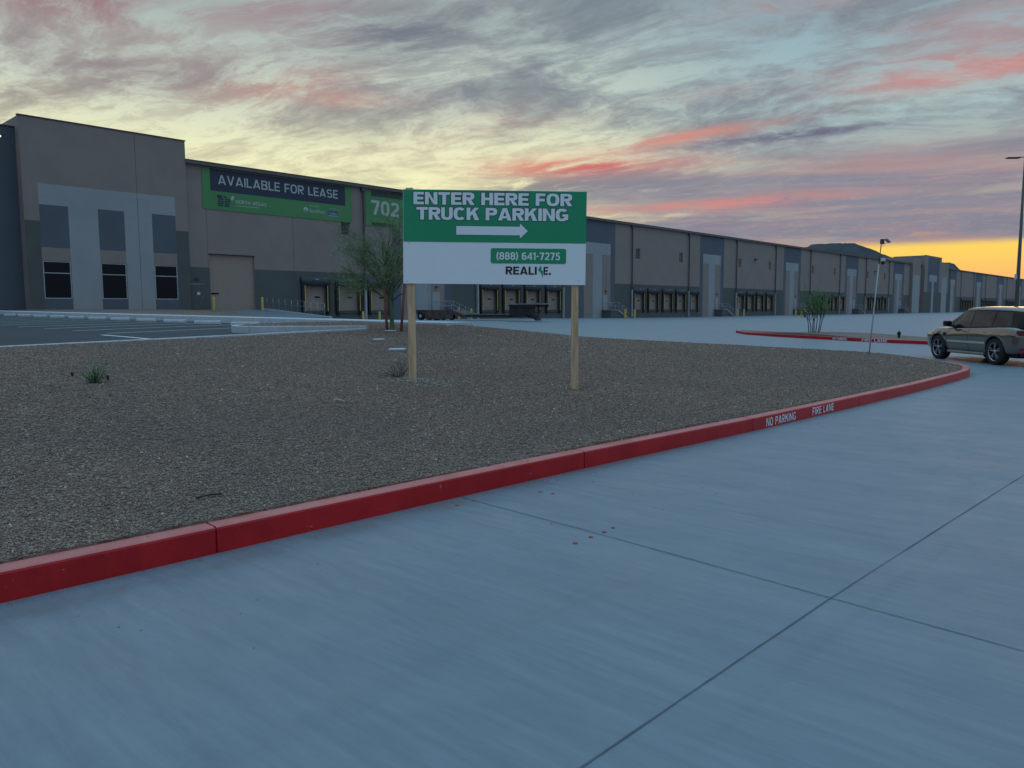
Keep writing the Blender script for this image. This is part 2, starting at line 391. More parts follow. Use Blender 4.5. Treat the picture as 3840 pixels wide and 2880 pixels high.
# ------------------------------------------------------------------ block lettering drawn as polygons
def glyph(ch, T, t):
    """polygons of one capital or digit, height 1; T stem and t bar thickness -> (width, [polygons])"""
    Rr = lambda x0, y0, x1, y1: [(x0, y0), (x1, y0), (x1, y1), (x0, y1)]
    def band(cx, cy, rx, ry, a0, a1, n=14, e=.78):
        o, i = [], []
        for k in range(n+1):
            a = R_(a0+(a1-a0)*k/n); c, q = math.cos(a), math.sin(a); c = math.copysign(abs(c)**e, c); q = math.copysign(abs(q)**e, q)
            o.append((cx+rx*c, cy+ry*q)); i.append((cx+(rx-T)*c, cy+(ry-t)*q))
        return o+i[::-1]
    def ring(cx, cy, rx, ry): return [band(cx, cy, rx, ry, 90, 270), band(cx, cy, rx, ry, -90, 90)]
    k = T/.27; W = {'I': T, 'E': .74, 'F': .70, 'L': .68, 'T': .82, 'O': .92, 'C': .88, 'G': .92, '1': T+.16, ' ': .34, '(': .34, ')': .34, '-': .40, 'A': .98, 'V': .94, 'N': .88, 'K': .92, '0': .76, '2': .74, '4': .80, '5': .74, '6': .76, '7': .72, '8': .76}
    w = W.get(ch, .84)*(.72+.28*k) if ch not in 'I1 ' else W[ch]
    S = Rr(0, 0, T, 1); m0, m1 = .5-t/2, .5+t/2; c = w/2
    if ch == ' ' : return w, []
    if ch == 'I': return w, [S]
    if ch == 'E': return w, [S, Rr(T, 0, w, t), Rr(T, m0, w*.94, m1), Rr(T, 1-t, w, 1)]
    if ch == 'F': return w, [S, Rr(T, m0-.03, w*.93, m1-.03), Rr(T, 1-t, w, 1)]
    if ch == 'L': return w, [S, Rr(T, 0, w, t)]
    if ch == 'T': return w, [Rr(0, 1-t, w, 1), Rr(c-T/2, 0, c+T/2, 1-t)]
    if ch == 'H': return w, [S, Rr(w-T, 0, w, 1), Rr(T, m0, w-T, m1)]
    if ch == 'N': return w, [S, Rr(w-T, 0, w, 1), [(T, 1), (T, 1-T*1.35), (w-T, 0), (w-T, T*1.35)]]
    if ch == 'K': return w, [S, [(T, .30), (T, .62), (w-T*1.3, 1), (w-.01, 1)], [(T+(w-T)*.22, .50), (T+(w-T)*.22+T*.75, .70), (w, 0), (w-T*1.3, 0)]]
    if ch == 'A': return w, [[(0, 0), (T*1.08, 0), (c, .74), (c, 1), (c-T*.58, 1)], [(w, 0), (c+T*.58, 1), (c, 1), (c, .74), (w-T*1.08, 0)], Rr(w*.27, .17, w*.73, .17+t*.85)]
    if ch == 'V': return w, [[(0, 1), (c-T*.55, 0), (c, 0), (c, .26), (T*1.08, 1)], [(w, 1), (w-T*1.08, 1), (c, .26), (c, 0), (c+T*.55, 0)]]
    if ch in 'O0': return w, ring(c, .5, c, .51)
    if ch == 'C': return w, [band(c, .5, c, .51, 40, 320, 22)]
    if ch == 'G': return w, [band(c, .5, c, .51, 40, 330, 22), Rr(c+.02, .36, w, .36+t*.9), Rr(w-T*.9, .10, w, .36)]
    if ch == 'U': return w, [Rr(0, .38, T, 1), Rr(w-T, .38, w, 1), band(c, .38, c, .39, 180, 360, 16)]
    if ch in 'PRB':
        b = .40 if ch != 'B' else .46; ry = (1-b)/2; rx = min(w-T, ry*1.15); P = [S, Rr(T, 1-t, w-rx, 1), Rr(T, b, w-rx, b+t), band(w-rx, (1+b)/2, rx, ry, -90, 90)]
        if ch == 'R': P.append([(T+.06, b), (T+.06+T*1.05, b), (w+.03, 0), (w-T*1.1, 0)])
        if ch == 'B': P += [Rr(T, 0, w-rx, t), band(w-rx, .26, rx*1.05, .26, -90, 88)]
        return w, P
    if ch == 'S': ry = (.5+t/2)/2; return w, [band(c, 1-ry, c, ry, 28, 268, 18), band(c, ry, c, ry, -152, 88, 18)]
    if ch == '8': ry = (.5+t/2)/2; return w, ring(c, 1-ry, c*.93, ry)+ring(c, ry, c, ry+.01)
    if ch == '6': ry = .32; return w, ring(c, ry, c, ry)+[band(c, .5, c, .51, 45, 190, 14)]
    if ch == '2': return w, [band(c, .69, c, .32, -38, 165, 16), [(0, t), (T*1.35, t), (w-T*.15, .50), (w-T*.75, .64)], Rr(0, 0, w, t)]
    if ch == '5': return w, [Rr(T*.4, 1-t, w*.95, 1), Rr(T*.4, .48, T*1.35, 1-t), band(c, .325, c, .335, -155, 128, 20)]
    if ch == '7': return w, [Rr(0, 1-t, w, 1), [(w*.22, 0), (w*.22+T*1.1, 0), (w, 1-t), (w-T*1.15, 1-t)]]
    if ch == '4': return w, [Rr(w-T*1.45, 0, w-T*.45, 1), Rr(0, .20, w-T*1.45, .20+t), Rr(w-T*.45, .20, w, .20+t), [(0, .20+t), (T*1.0, .20+t), (w-T*1.45, .80), (w-T*1.45, 1)]]
    if ch == '1': return w, [Rr(w-T, 0, w, 1), [(0, .72), (0, .88), (w-T, 1), (w-T, .80)]]
    if ch == '-': return w, [Rr(.02, m0-.02, w-.02, m1-.04)]
    if ch == '(': return w, [band(w*1.7, .48, w*1.7, .78, 128, 232, 12, 1.)]
    if ch == ')': return w, [band(-w*.7, .48, w*1.7, .78, -52, 52, 12, 1.)]
    return w, [S]
def fatten(P, g):
    n = len(P); A = sum(P[i][0]*P[(i+1) % n][1]-P[(i+1) % n][0]*P[i][1] for i in range(n)); o = []
    for i in range(n):
        p0, p, p1 = Vector(P[i-1]), Vector(P[i]), Vector(P[(i+1) % n]); a = (p-p0); b = (p1-p)
        a = a.normalized() if a.length > 1e-6 else b.normalized(); b = b.normalized() if b.length > 1e-6 else a
        na, nb = Vector((a.y, -a.x)), Vector((b.y, -b.x)); m = na+nb; L = m.length
        m = (na if L < .3 else m/L/max(.55, math.sqrt(max(.01, (1+na.dot(nb))/2)))); o.append(tuple(p+m*g*(1 if A > 0 else -1)))
    return o
def block_text(mb, body, x0, x1, z0, z1, y, T=.27, t=.22, sp=.07, grow_=0., M=None, mi=0):
    cur = 0; items = []
    for ch in body:
        w_, P = glyph(ch, T, t); items += [[(cur+a, b) for a, b in p] for p in P]; cur += w_+sp
    cur -= sp; kx, kz = (x1-x0)/cur, (z1-z0)
    for i, p in enumerate(items):
        q = [(x0+a*kx, z0+b*kz) for a, b in p]
        if grow_: q = fatten(q, grow_)
        yy = y-(i % 7)*.00012; vs = [Vector((a, yy, b)) for a, b in q]
        if M: vs = [M @ v for v in vs]
        mb.add(vs, [tuple(range(len(vs)))], mi)

# ------------------------------------------------------------------ ground levels
zc = rbf([(0,0,0),(4,3,0),(5,0,0),(0,-10,0),(-10,3,0),(-30,-30,0),(10,4.2,-.045),(15,4.2,-.075),(20,4,-.1),(27,6,-.13),(25,3,-.13),(20,-10,-.1),(8,-6,0),(35,9,-.02),(36.5,12.5,0),(42,20,0),
          (45,58,.58),(50,67,.5),(38.3,56,.86),(33,56,.92),(60,60,.55),(67,67,.45),(84,67,.38),(90,60,.25),(100,67,.22),(125,67,.2),(125,50,.18),(160,67,.2),(230,67,.2),(400,67,.2),(100,30,.1),(200,0,0),
          (30,30,.3),(25,45,.5),(55,45,.45),(460,0,.1),(60,25,.12),(100,-40,0),(-30,40,-.3),(0,40,-.2),(14,18,.0),(22,11,-.05),(20,30,.2),(5,16,-.1)])
zg = rbf([(-12,5.5,.15),(-6,5.1,.15),(0,4.7,.15),(5,4.45,.145),(9,4.3,.11),(15,4.2,.065),(20,4.6,.04),(22.2,5.3,.05),(23.3,7.4,.19),(21.1,10.1,.40),(17.9,13.3,.66),(15.5,15.4,.98),
          (6.64,8.07,.50),(8.34,6.40,.375),(4,16.8,.80),(-6,16.8,.74),(-14,16.8,.70),(9,16.8,.87),(12.5,16.8,.91),(12.4,15.5,.93),(3.4,10,.60),(-6,10,.55),(14.7,18,1.07),(11.3,20,1.05),(13,19,1.08),(14.6,20.8,1.14),(14.9,16.2,1.08),(12,8,.42),(16,8,.32)])
def zp(x, y): return .70 + (.02*(x-4) if x > 4 else .006*(x-4)) + .0104*(y-16.8)

def sheet(name, poly, zf, step, m, skirt=1.5, **p):
    """polygon filled with a grid of points, raised to zf, with a solid edge"""
    xs = [q[0] for q in poly]; ys = [q[1] for q in poly]; n = len(poly)
    bnd = []
    for i in range(n):
        a, b = Vector(poly[i]), Vector(poly[(i+1) % n]); k = max(1, int((b-a).length/step))
        bnd += [a.lerp(b, j/k) for j in range(k)]
    def inside(x, y):
        c = False
        for i in range(n):
            (xa, ya), (xb, yb) = poly[i], poly[i-1]
            if (ya > y) != (yb > y) and x < (xb-xa)*(y-ya)/(yb-ya)+xa: c = not c
        return c
    pts = list(bnd)
    for i in range(int((max(xs)-min(xs))/step)+1):
        for j in range(int((max(ys)-min(ys))/step)+1):
            x, y = min(xs)+(i+.5)*step, min(ys)+(j+.5)*step
            if inside(x, y): pts.append(Vector((x, y)))
    nb = len(bnd)
    vs, _, fs, *_r = delaunay_2d_cdt([Vector((q[0], q[1])) for q in pts], [(i, (i+1) % nb) for i in range(nb)], [], 2, 1e-4)
    mb = MB(); fs = [f for f in fs if inside(sum(vs[i].x for i in f)/3, sum(vs[i].y for i in f)/3)]
    mb.add([(q.x, q.y, zf(q.x, q.y)) for q in vs], fs, 0, True)
    if skirt:
        sv = [(q.x, q.y, zf(q.x, q.y)) for q in bnd]+[(q.x, q.y, zf(q.x, q.y)-skirt) for q in bnd]
        mb.add(sv, [(i, (i+1) % nb, nb+(i+1) % nb, nb+i) for i in range(nb)])
    return mb.build(name, m, kind='structure', **p)

# big desert ground to the horizon
MB().box(-9000, 9000, -9000, 9000, -3, -1.6).build('ground', desert, kind='structure')
# concrete road and truck court: one graded sheet
def graded(lo, hi, c, fine, grow):
    a = [c]; st_ = fine
    while a[-1] < hi: a.append(min(hi, a[-1]+st_)); st_ *= grow
    b = [c]; st_ = fine
    while b[-1] > lo: b.append(max(lo, b[-1]-st_)); st_ *= grow
    return b[:0:-1]+a
gx = graded(-45, 470, 5, .8, 1.08); gy = graded(-70, 67.6, 3, .8, 1.08)
mb = MB(); nx = len(gx); vs = [(x, y, zc(x, y)) for y in gy for x in gx]
mb.add(vs, [(j*nx+i, j*nx+i+1, (j+1)*nx+i+1, (j+1)*nx+i) for j in range(len(gy)-1) for i in range(nx-1)], 0, True)
mb.build('road', concrete, kind='structure')

# joints in the concrete (thin dark sealant lines)
joint_m = mat('joint_sealant', (.105, .115, .13), .8, var=.3, vs=5)
def strip(name, pts, wd, m, zf, dz=.004, jit=0., seed=1, **p):
    rnd = random.Random(seed); mb = MB(); P = [Vector(q) for q in pts]; o = []
    L = []
    for a, b in zip(P, P[1:]):
        k = max(1, int((b-a).length/.25)); L += [a.lerp(b, j/k) for j in range(k)]
    L.append(P[-1])
    for i, q in enumerate(L):
        d = (L[min(i+1, len(L)-1)]-L[max(0, i-1)]).normalized(); nn = Vector((-d.y, d.x)); h = wd/2*(1+rnd.uniform(-jit, jit)); off = rnd.uniform(-jit, jit)*wd*.4
        for sg in (-1, 1): t = q+nn*(sg*h+off); o.append((t.x, t.y, zf(t.x, t.y)+dz))
    mb.add(o, [(2*i, 2*i+1, 2*i+3, 2*i+2) for i in range(len(L)-1)])
    return mb.build(name, m, **p)
for i, xx in enumerate((3.9, -1.6)):
    strip('joint', [(xx+.2, 4.33-.02*max(0, xx-3)), (xx-.15, .3), (xx-.3, -6)], .0065, joint_m, zc, jit=.35, seed=i, kind='structure')
strip('joint', [(-8, 1.55), (1.9, 1.41), (3.8, 1.36), (7.9, 1.2), (60, 1.0)], .006, joint_m, zc, jit=.4, seed=9, kind='structure')

# red paint drops on the concrete
dots = [((-.42,5.67),.016),((-.3,5.83),.015),((.22,6.1),.017),((.32,6.03),.015),((.39,4.69),.017),((.5,4.82),.015),((.6,4.93),.016),((.67,5.03),.015)]
dotm = mat('red_paint_drop', (.38, .035, .03), .45)
drop_lab = ['left of the pair nearest the red kerb foot', 'right of the pair nearest the red kerb foot', 'left of the pair right of the joint start', 'right of the pair right of the joint start',
            'leftmost in the row of four', 'second from left in the row of four', 'third from left in the row of four', 'rightmost in the row of four']
rnd = random.Random(3)
for ((a, b), r), dl in zip(dots, drop_lab):
    x = a*.6762+b*.7367; y = -a*.7367+b*.6762; mb = MB(); ring = []
    for k in range(18):
        t = k*math.pi/9; rr = r*(1+rnd.uniform(-.14, .14)); ring.append((rr*math.cos(t), rr*math.sin(t), .0028))
    top = [(p[0]*.7, p[1]*.7, .005) for p in ring]
    mb.add(ring+top+[(0, 0, .0055)], [(i, (i+1) % 18, 18+(i+1) % 18, 18+i) for i in range(18)]+[(18+i, 18+(i+1) % 18, 36) for i in range(18)], 0, True)
    mb.build('paint_drop', dotm, loc=(x, y, zc(x, y)), label='red paint drop on the concrete, '+dl, category='paint spot', group='red paint drops on the concrete')

# ------------------------------------------------------------------ kerbs
def kerb_run(mb, pts, h, wd, zf, joints=(), gap=.012, rad=.018, base=.25):
    """extruded kerb profile along pts (outer face on the right of travel), cut at arc lengths in joints"""
    P = [Vector(q) for q in pts]; S = [0]
    for a, b in zip(P, P[1:]): S.append(S[-1]+(b-a).length)
    def at(s_):
        for i in range(len(P)-1):
            if s_ <= S[i+1]+1e-9: t = (s_-S[i])/(S[i+1]-S[i]); return P[i].lerp(P[i+1], t)
        return P[-1]
    prof = [(0, -base), (0, h-rad), (rad*.3, h-rad*.35), (rad, h), (wd-rad, h), (wd-rad*.3, h-rad*.3), (wd, h-rad), (wd, -base)]
    core = [(.012, -base), (.012, h-.014), (wd-.012, h-.014), (wd-.012, -base)]
    def run(a, b, pr):
        k = max(1, int((b-a)/.35)); o = []; n = len(pr)
        for j in range(k+1):
            s_ = a+(b-a)*j/k; q = at(s_); d = (at(min(S[-1], s_+.08))-at(max(0, s_-.08))).normalized(); nn = Vector((-d.y, d.x)); z0 = zf(q.x, q.y)
            for (u, v) in pr: o.append((q.x+nn.x*u, q.y+nn.y*u, z0+v))
        fs = [(j*n+i, (j+1)*n+i, (j+1)*n+i+1, j*n+i+1) for j in range(k) for i in range(n-1)]
        fs += [tuple(range(n)), tuple(k*n+i for i in range(n))[::-1]]
        mb.add(o, fs)
    cuts = [0]+sorted(j for j in joints if 0 < j < S[-1])+[S[-1]]
    for a, b in zip(cuts, cuts[1:]): run(a+(gap/2 if a > 0 else 0), b-(gap/2 if b < S[-1] else 0), prof)
    run(.02, S[-1]-.02, core)
    return S[-1]
arc = [(19.8, 4.2), (20.6, 4.27), (21.4, 4.46), (22.1, 4.78), (22.8, 5.3), (23.3, 5.95), (23.6, 6.7), (23.75, 7.5), (23.6, 8.6), (23.0, 9.8), (21.0, 12.0), (19.0, 14.0), (17.0, 16.2)]
front = [(-16, 5.6), (-6, 4.98), (1.0, 4.46), (2.1, 4.41), (4.7, 4.31), (5.6, 4.28), (8.8, 4.14), (12.4, 4.07), (15.3, 4.03), (18.5, 4.07), (19.8, 4.13)]+arc[1:]
zk = lambda x, y: zc(x, y)
mb = MB(); jx = [-7.8, -4.5, -1.2, 2.12, 5.63, 8.85, 12.4, 15.3, 18.6]
kerb_run(mb, front, .163, .155, zk, [j+16.06 for j in jx]+[39.2, 42.6, 46, 49.5])
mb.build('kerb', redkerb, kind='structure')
# stencilled words on the kerb face
def kerb_words(name, x0, x1, z0, z1, body, label):
    ky = lambda x: 4.14-(x-8.8)*.07/3.6; d = Vector((x1-x0, ky(x1)-ky(x0))); L = d.length; d.normalize()
    M = Matrix(((d.x, -d.y, 0, x0), (d.y, d.x, 0, ky(x0)), (0, 0, 1, 0), (0, 0, 0, 1)))
    mb = MB(); block_text(mb, body, 0, L, z0, z1, -.0045, .19, .15, .16, M=M)
    return mb.build(name, mat('stencil_white', (.72, .70, .74), .5, var=.25, vs=30), label=label, category='lettering', group='stencilled words on the red kerbs')
kerb_words('stencil', 9.22, 10.09, -.02, .085, 'NO PARKING', 'white stencilled words NO PARKING on the near red kerb')
kerb_words('stencil', 10.64, 11.40, -.02, .085, 'FIRE LANE', 'white stencilled words FIRE LANE on the near red kerb')

# ------------------------------------------------------------------ gravel bed and stones
crest = [(19.8, 4.36), (20.6, 4.43), (21.3, 4.6), (22.0, 4.9), (22.65, 5.42), (23.1, 6.05), (23.4, 6.8), (23.45, 7.5)]
gpoly = [(x_, y_+.15) for x_, y_ in front[:10]]+crest+[(22.6, 8.6), (21.1, 10.15), (17.9, 13.35), (15.3, 15.95), (14.75, 16.5), (14.75, 20.8), (11.3, 20.95), (10.75, 20.3), (10.8, 19.8), (11.7, 18.4), (12.75, 16.8), (-16, 16.8)]
sheet('gravel_bed', gpoly, zg, .45, gravel_g)
back = [(23.45, 7.5), (22.6, 8.6), (21.1, 10.15), (17.9, 13.35), (15.3, 15.95)]; outb = [(23.6, 7.8), (23.2, 9.2), (21.9, 11.0), (18.8, 14.2), (16.6, 16.2)]
mb = MB(); mb.add([(x, y, zg(x, y)) for x, y in back]+[(x, y, zc(x, y)+.1) for x, y in outb], [(i, i+1, 6+i, 5+i) for i in range(4)]); mb.build('gravel_bank', gravel_g, kind='structure')

def inpoly(x, y, poly):
    c = np.zeros(len(x), bool); n = len(poly)
    for i in range(n):
        (xa, ya), (xb, yb) = poly[i], poly[i-1]
        if ya == yb: continue
        c ^= ((ya > y) != (yb > y)) & (x < (xb-xa)*(y-ya)/(yb-ya)+xa)
    return c
def stones():
    rg = np.random.default_rng(5); N = 640000
    # sample in polar coordinates about the lit foreground, thinning with distance
    r = 4.2+(rg.random(N)**1.15)*20.5; th = R_(42.57)+np.deg2rad(rg.uniform(-41, 41, N))      # compass in plan
    x = r*np.cos(math.pi/2-th+0)*1.0; y = r*np.sin(math.pi/2-th)
    # view direction in plan is (hx, hy)
    a = rg.uniform(-R_(41), R_(41), N); x = r*(hx*np.cos(a)+hy*np.sin(a)); y = r*(hy*np.cos(a)-hx*np.sin(a))
    keep = inpoly(x, y, gpoly)
    x, y, r = x[keep], y[keep], r[keep]; n = len(x)
    # interpolate heights from a coarse table
    tx = np.linspace(-17, 25, 85); ty = np.linspace(4, 22, 37); T = np.array([[zg(a_, b_) for b_ in ty] for a_ in tx])
    fx = np.clip((x-tx[0])/(tx[1]-tx[0]), 0, 83.99); fy = np.clip((y-ty[0])/(ty[1]-ty[0]), 0, 35.99); ix, iy = fx.astype(int), fy.astype(int); fx -= ix; fy -= iy
    z = T[ix, iy]*(1-fx)*(1-fy)+T[ix+1, iy]*fx*(1-fy)+T[ix, iy+1]*(1-fx)*fy+T[ix+1, iy+1]*fx*fy
    size = (.0052+.0080*rg.random(n)**2.6)*(1+.035*np.clip(r-6, 0, 20))
    base = np.array([(1,0,0),(-1,0,0),(0,1,0),(0,-1,0),(0,0,1),(0,0,-1)], float)
    Fc = np.array([(0,2,4),(2,1,4),(1,3,4),(3,0,4),(2,0,5),(1,2,5),(3,1,5),(0,3,5)])
    q = rg.normal(size=(n, 4)); q /= np.linalg.norm(q, axis=1)[:, None]; a_, b_, c_, d_ = q.T
    Rm = np.stack([np.stack([1-2*(c_*c_+d_*d_), 2*(b_*c_-a_*d_), 2*(b_*d_+a_*c_)], 1), np.stack([2*(b_*c_+a_*d_), 1-2*(b_*b_+d_*d_), 2*(c_*d_-a_*b_)], 1), np.stack([2*(b_*d_-a_*c_), 2*(c_*d_+a_*b_), 1-2*(b_*b_+c_*c_)], 1)], 1)
    sc = rg.uniform(.65, 1.5, (n, 3)); vv = base[None]*(sc[:, None, :]) + rg.normal(0, .16, (n, 6, 3))
    vv = np.einsum('nij,nkj->nki', Rm, vv)*size[:, None, None]; vv[:, :, 2] *= .75
    vv += np.stack([x, y, z+size*.35], 1)[:, None, :]
    me = bpy.data.meshes.new('gravel'); V_ = vv.reshape(-1, 3); F_ = (Fc[None]+6*np.arange(n)[:, None, None]).reshape(-1)
    me.vertices.add(len(V_)); me.vertices.foreach_set('co', V_.ravel()); nf = n*8
    me.loops.add(nf*3); me.loops.foreach_set('vertex_index', F_.astype(np.int32))
    me.polygons.add(nf); me.polygons.foreach_set('loop_start', np.arange(0, nf*3, 3, dtype=np.int32)); me.polygons.foreach_set('loop_total', np.full(nf, 3, np.int32))
    me.materials.append(gravel_s); me.update(calc_edges=True)
    o = bpy.data.objects.new('gravel', me); COL.objects.link(o)
    tag(o, 'loose brown grey crushed gravel covering the bed behind the red kerb', 'gravel', kind='stuff')
    print('stones', n)
stones()

rnd = random.Random(77); mb = MB(); fl = [Vector(q) for q in front]
for k in range(520):
    i = rnd.choice([1, 2, 3, 4, 4, 5, 6, 6, 7, 7, 8, 9]); a_, b_ = fl[i], fl[i+1]; q = a_.lerp(b_, rnd.random()); on = rnd.random() < .16
    dd = -(abs(rnd.gauss(0, .07))+.01) if not on else rnd.uniform(.04, .14)
    if rnd.random() < .12: dd = -rnd.uniform(.1, 1.6)
    x_, y_ = q.x, q.y+dd; z_ = zc(x_, y_)+(.163 if on else 0); r = rnd.uniform(.0025, .0075)
    c_ = [Vector((rnd.uniform(.7, 1.4), 0, 0)), Vector((-1, rnd.uniform(-.3, .3), 0)), Vector((0, rnd.uniform(.7, 1.3), 0)), Vector((rnd.uniform(-.3, .3), -1, 0)), Vector((0, 0, .8)), Vector((0, 0, -.3))]
    a2 = rnd.uniform(0, 6.28); Mr = Matrix.Rotation(a2, 3, 'Z')
    mb.add([Mr @ p*r+Vector((x_, y_, z_+.001)) for p in c_], [(0,2,4),(2,1,4),(1,3,4),(3,0,4),(2,0,5),(1,2,5),(3,1,5),(0,3,5)])
tag(mb.build('grit', gravel_s), 'loose grit and small stones strayed along the foot of the red kerb', 'grit', kind='stuff')

# ------------------------------------------------------------------ car park on the left
ppoly = [(-45, 16.92), (12.4, 16.92), (11.55, 18.2), (10.6, 19.8), (10.62, 20.6), (11.2, 21.15), (14.6, 21.15), (14.6, 66.5), (-45, 66.5)]
sheet('car_park', ppoly, zp, 3., asph)
mb = MB(); kerb_run(mb, [(-45, 16.93), (12.55, 16.93)][::-1], .12, .15, lambda x, y: zp(x, y), [3.2+k*3.05 for k in range(18)], gap=.01)
kerb_run(mb, [(14.6, 21.0), (11.25, 21.0), (10.85, 20.85), (10.62, 20.5), (10.55, 20.1), (10.68, 19.7), (11.55, 18.2), (12.55, 16.85)], .17, .15, lambda x, y: zp(x, y)+.02, [3.6, 5.1, 7.0])
mb.build('kerb', kerbw, kind='structure')
zs = lambda x, y: 1.12+(y-16)*.0102-.15
mb = MB(); kerb_run(mb, [(14.62, 66), (14.62, 15.9)][::1], .15, 1.0, zs, [k*3.05+1 for k in range(17)], base=.3)
mb.build('footpath', kerbw, kind='structure')
strip('gutter', [(14.35, 21.3), (14.35, 66)], .42, mat('gutter_concrete', (.20, .20, .205), .85, var=.15, vs=4), lambda x, y: zp(x, y), dz=.012, kind='structure')
# stall lines
stalls = []
for k in range(-0, 14):
    yy = 21.7+2.74*(k-.5)+.05
    if yy > 21.5: strip('stall_line', [(8.3, yy), (13.9, yy)], .13, stripe, zp, dz=.006, kind='structure')
strip('stall_line', [(7.72, 17.1), (7.86, 22.3)], .13, stripe, zp, dz=.006, kind='structure')
# wheel stops
def wheel_stop():
    mb = MB(); pr = [(-.075, 0), (.075, 0), (.07, .06), (.04, .105), (-.04, .105), (-.07, .06)]
    n = len(pr); o = []
    for y, s_ in ((-.915, .75), (-.86, 1), (.86, 1), (.915, .75)): o += [(u*s_*1.15, y, v*s_*1.25) for u, v in pr]
    fs = [(j*n+i, j*n+(i+1) % n, (j+1)*n+(i+1) % n, (j+1)*n+i) for j in range(3) for i in range(n)]+[tuple(range(n)), tuple(3*n+i for i in range(n))[::-1]]
    mb.add(o, fs); return mb.build('wheel_stop', kerbw)
ws = wheel_stop()
ordn = ['nearest the pale kerb island', 'second from the pale kerb island', 'third from the pale kerb island', 'fourth from the pale kerb island', 'fifth from the pale kerb island', 'sixth from the pale kerb island',
        'seventh from the pale kerb island', 'eighth from the pale kerb island', 'ninth from the pale kerb island', 'tenth from the pale kerb island', 'eleventh from the pale kerb island', 'twelfth, last before the left picture edge']
for k in range(12):
    o = ws if k == 0 else ws.copy()
    if k: COL.objects.link(o)
    y = 21.75+2.74*k+.45; o.location = (13.45, y, zp(13.45, y)); o.rotation_euler = (0, 0, random.Random(k).uniform(-.02, .02))
    tag(o, 'pale concrete wheel stop in the car park row, '+ordn[k], 'wheel stop', 'concrete wheel stops along the car park edge')
# planted slope between car park and building, ramp to the roller door
zl = rbf([(15.6,22,.95),(15.6,40,1.20),(15.6,60,1.45),(15.6,67,1.55),(18.6,67,1.67),(26,67,1.67),(33,67,1.64),(33,57,.99),(25,45,.95),(28,60,1.5),(20,60,1.58)])
sheet('planting_bed', [(15.62, 20), (33, 56.2), (33, 67), (15.62, 67)], zl, 2.5, gravel_g)
mb = MB(); zr = lambda y: .93+(y-56)*(1.64-.93)/11.2
mb.add([(33.0, 56, .93-.5), (38, 56, .93-.5), (38, 67.35, 1.1), (33, 67.35, 1.1), (33, 56, .93), (38, 56, .93), (38, 67.35, 1.64), (33, 67.35, 1.64)], [(4, 5, 6, 7), (0, 1, 5, 4), (1, 2, 6, 5), (3, 0, 4, 7)])
mb.build('ramp', concrete, kind='structure')
mb = MB(); mb.add([(38, 55.9, .3), (38.2, 55.9, .3), (38.2, 67.25, .3), (38, 67.25, .3), (38, 55.9, .98), (38.2, 55.9, .98), (38.2, 67.25, 1.78), (38, 67.25, 1.78)], [(4, 5, 6, 7), (0, 1, 5, 4), (1, 2, 6, 5), (3, 0, 4, 7)])
mb.build('ramp_kerb', kerbw, kind='structure')
hr = empty('handrail', (38.1, 61.5, 1.2), label='grey steel handrail down the side of the ramp', category='handrail')
posts = []
for k in range(10):
    y = 66.3-k*1.05; z0 = .98+(y-55.9)*.0705; MB().tube([(0, y-61.5, z0-1.2), (0, y-61.5, z0+1.05-1.2)], .022, 8).build('post', galv, hr); posts.append((y, z0))
mb = MB()
for h in (1.05, .6): mb.tube([(0, posts[0][0]-61.5, posts[0][1]+h-1.2), (0, posts[-1][0]-61.5, posts[-1][1]+h-1.2)], .014, 8)
mb.build('rail', galv, hr)

# ------------------------------------------------------------------ warehouses
def facade(x0, x1, ztop, y, regions, openings, base=-.6, reveal=.28):
    xs = sorted({x0, x1} | {v for r in regions for v in r[:2] if x0 < v < x1} | {v for o in openings for v in o[:2]})
    zs_ = sorted({base, ztop} | {v for r in regions for v in r[2:4] if base < v < ztop} | {v for o in openings for v in o[2:4]})
    mb = MB()
    for xa, xb in zip(xs, xs[1:]):
        for za, zb in zip(zs_, zs_[1:]):
            cx, cz = (xa+xb)/2, (za+zb)/2
            if any(o[0] < cx < o[1] and o[2] < cz < o[3] for o in openings): continue
            mi = 0
            for r in regions:
                if r[0] < cx < r[1] and r[2] < cz < r[3]: mi = r[4]
            mb.add([(xa, y, za), (xb, y, za), (xb, y, zb), (xa, y, zb)], [(0, 1, 2, 3)], mi)
    for o in openings:
        a, b, c, d = o[:4]; mi = o[4] if len(o) > 4 else 0; yy = y+reveal
        mb.add([(a, y, c), (b, y, c), (b, y, d), (a, y, d), (a, yy, c), (b, yy, c), (b, yy, d), (a, yy, d)], [(0, 4, 5, 1), (1, 5, 6, 2), (2, 6, 7, 3), (3, 7, 4, 0), (4, 7, 6, 5)], mi)
    return mb
WALL = [taupe, dgreen, navyp, lightp, deepblue]
Yf = 67.3
dock_proto = None
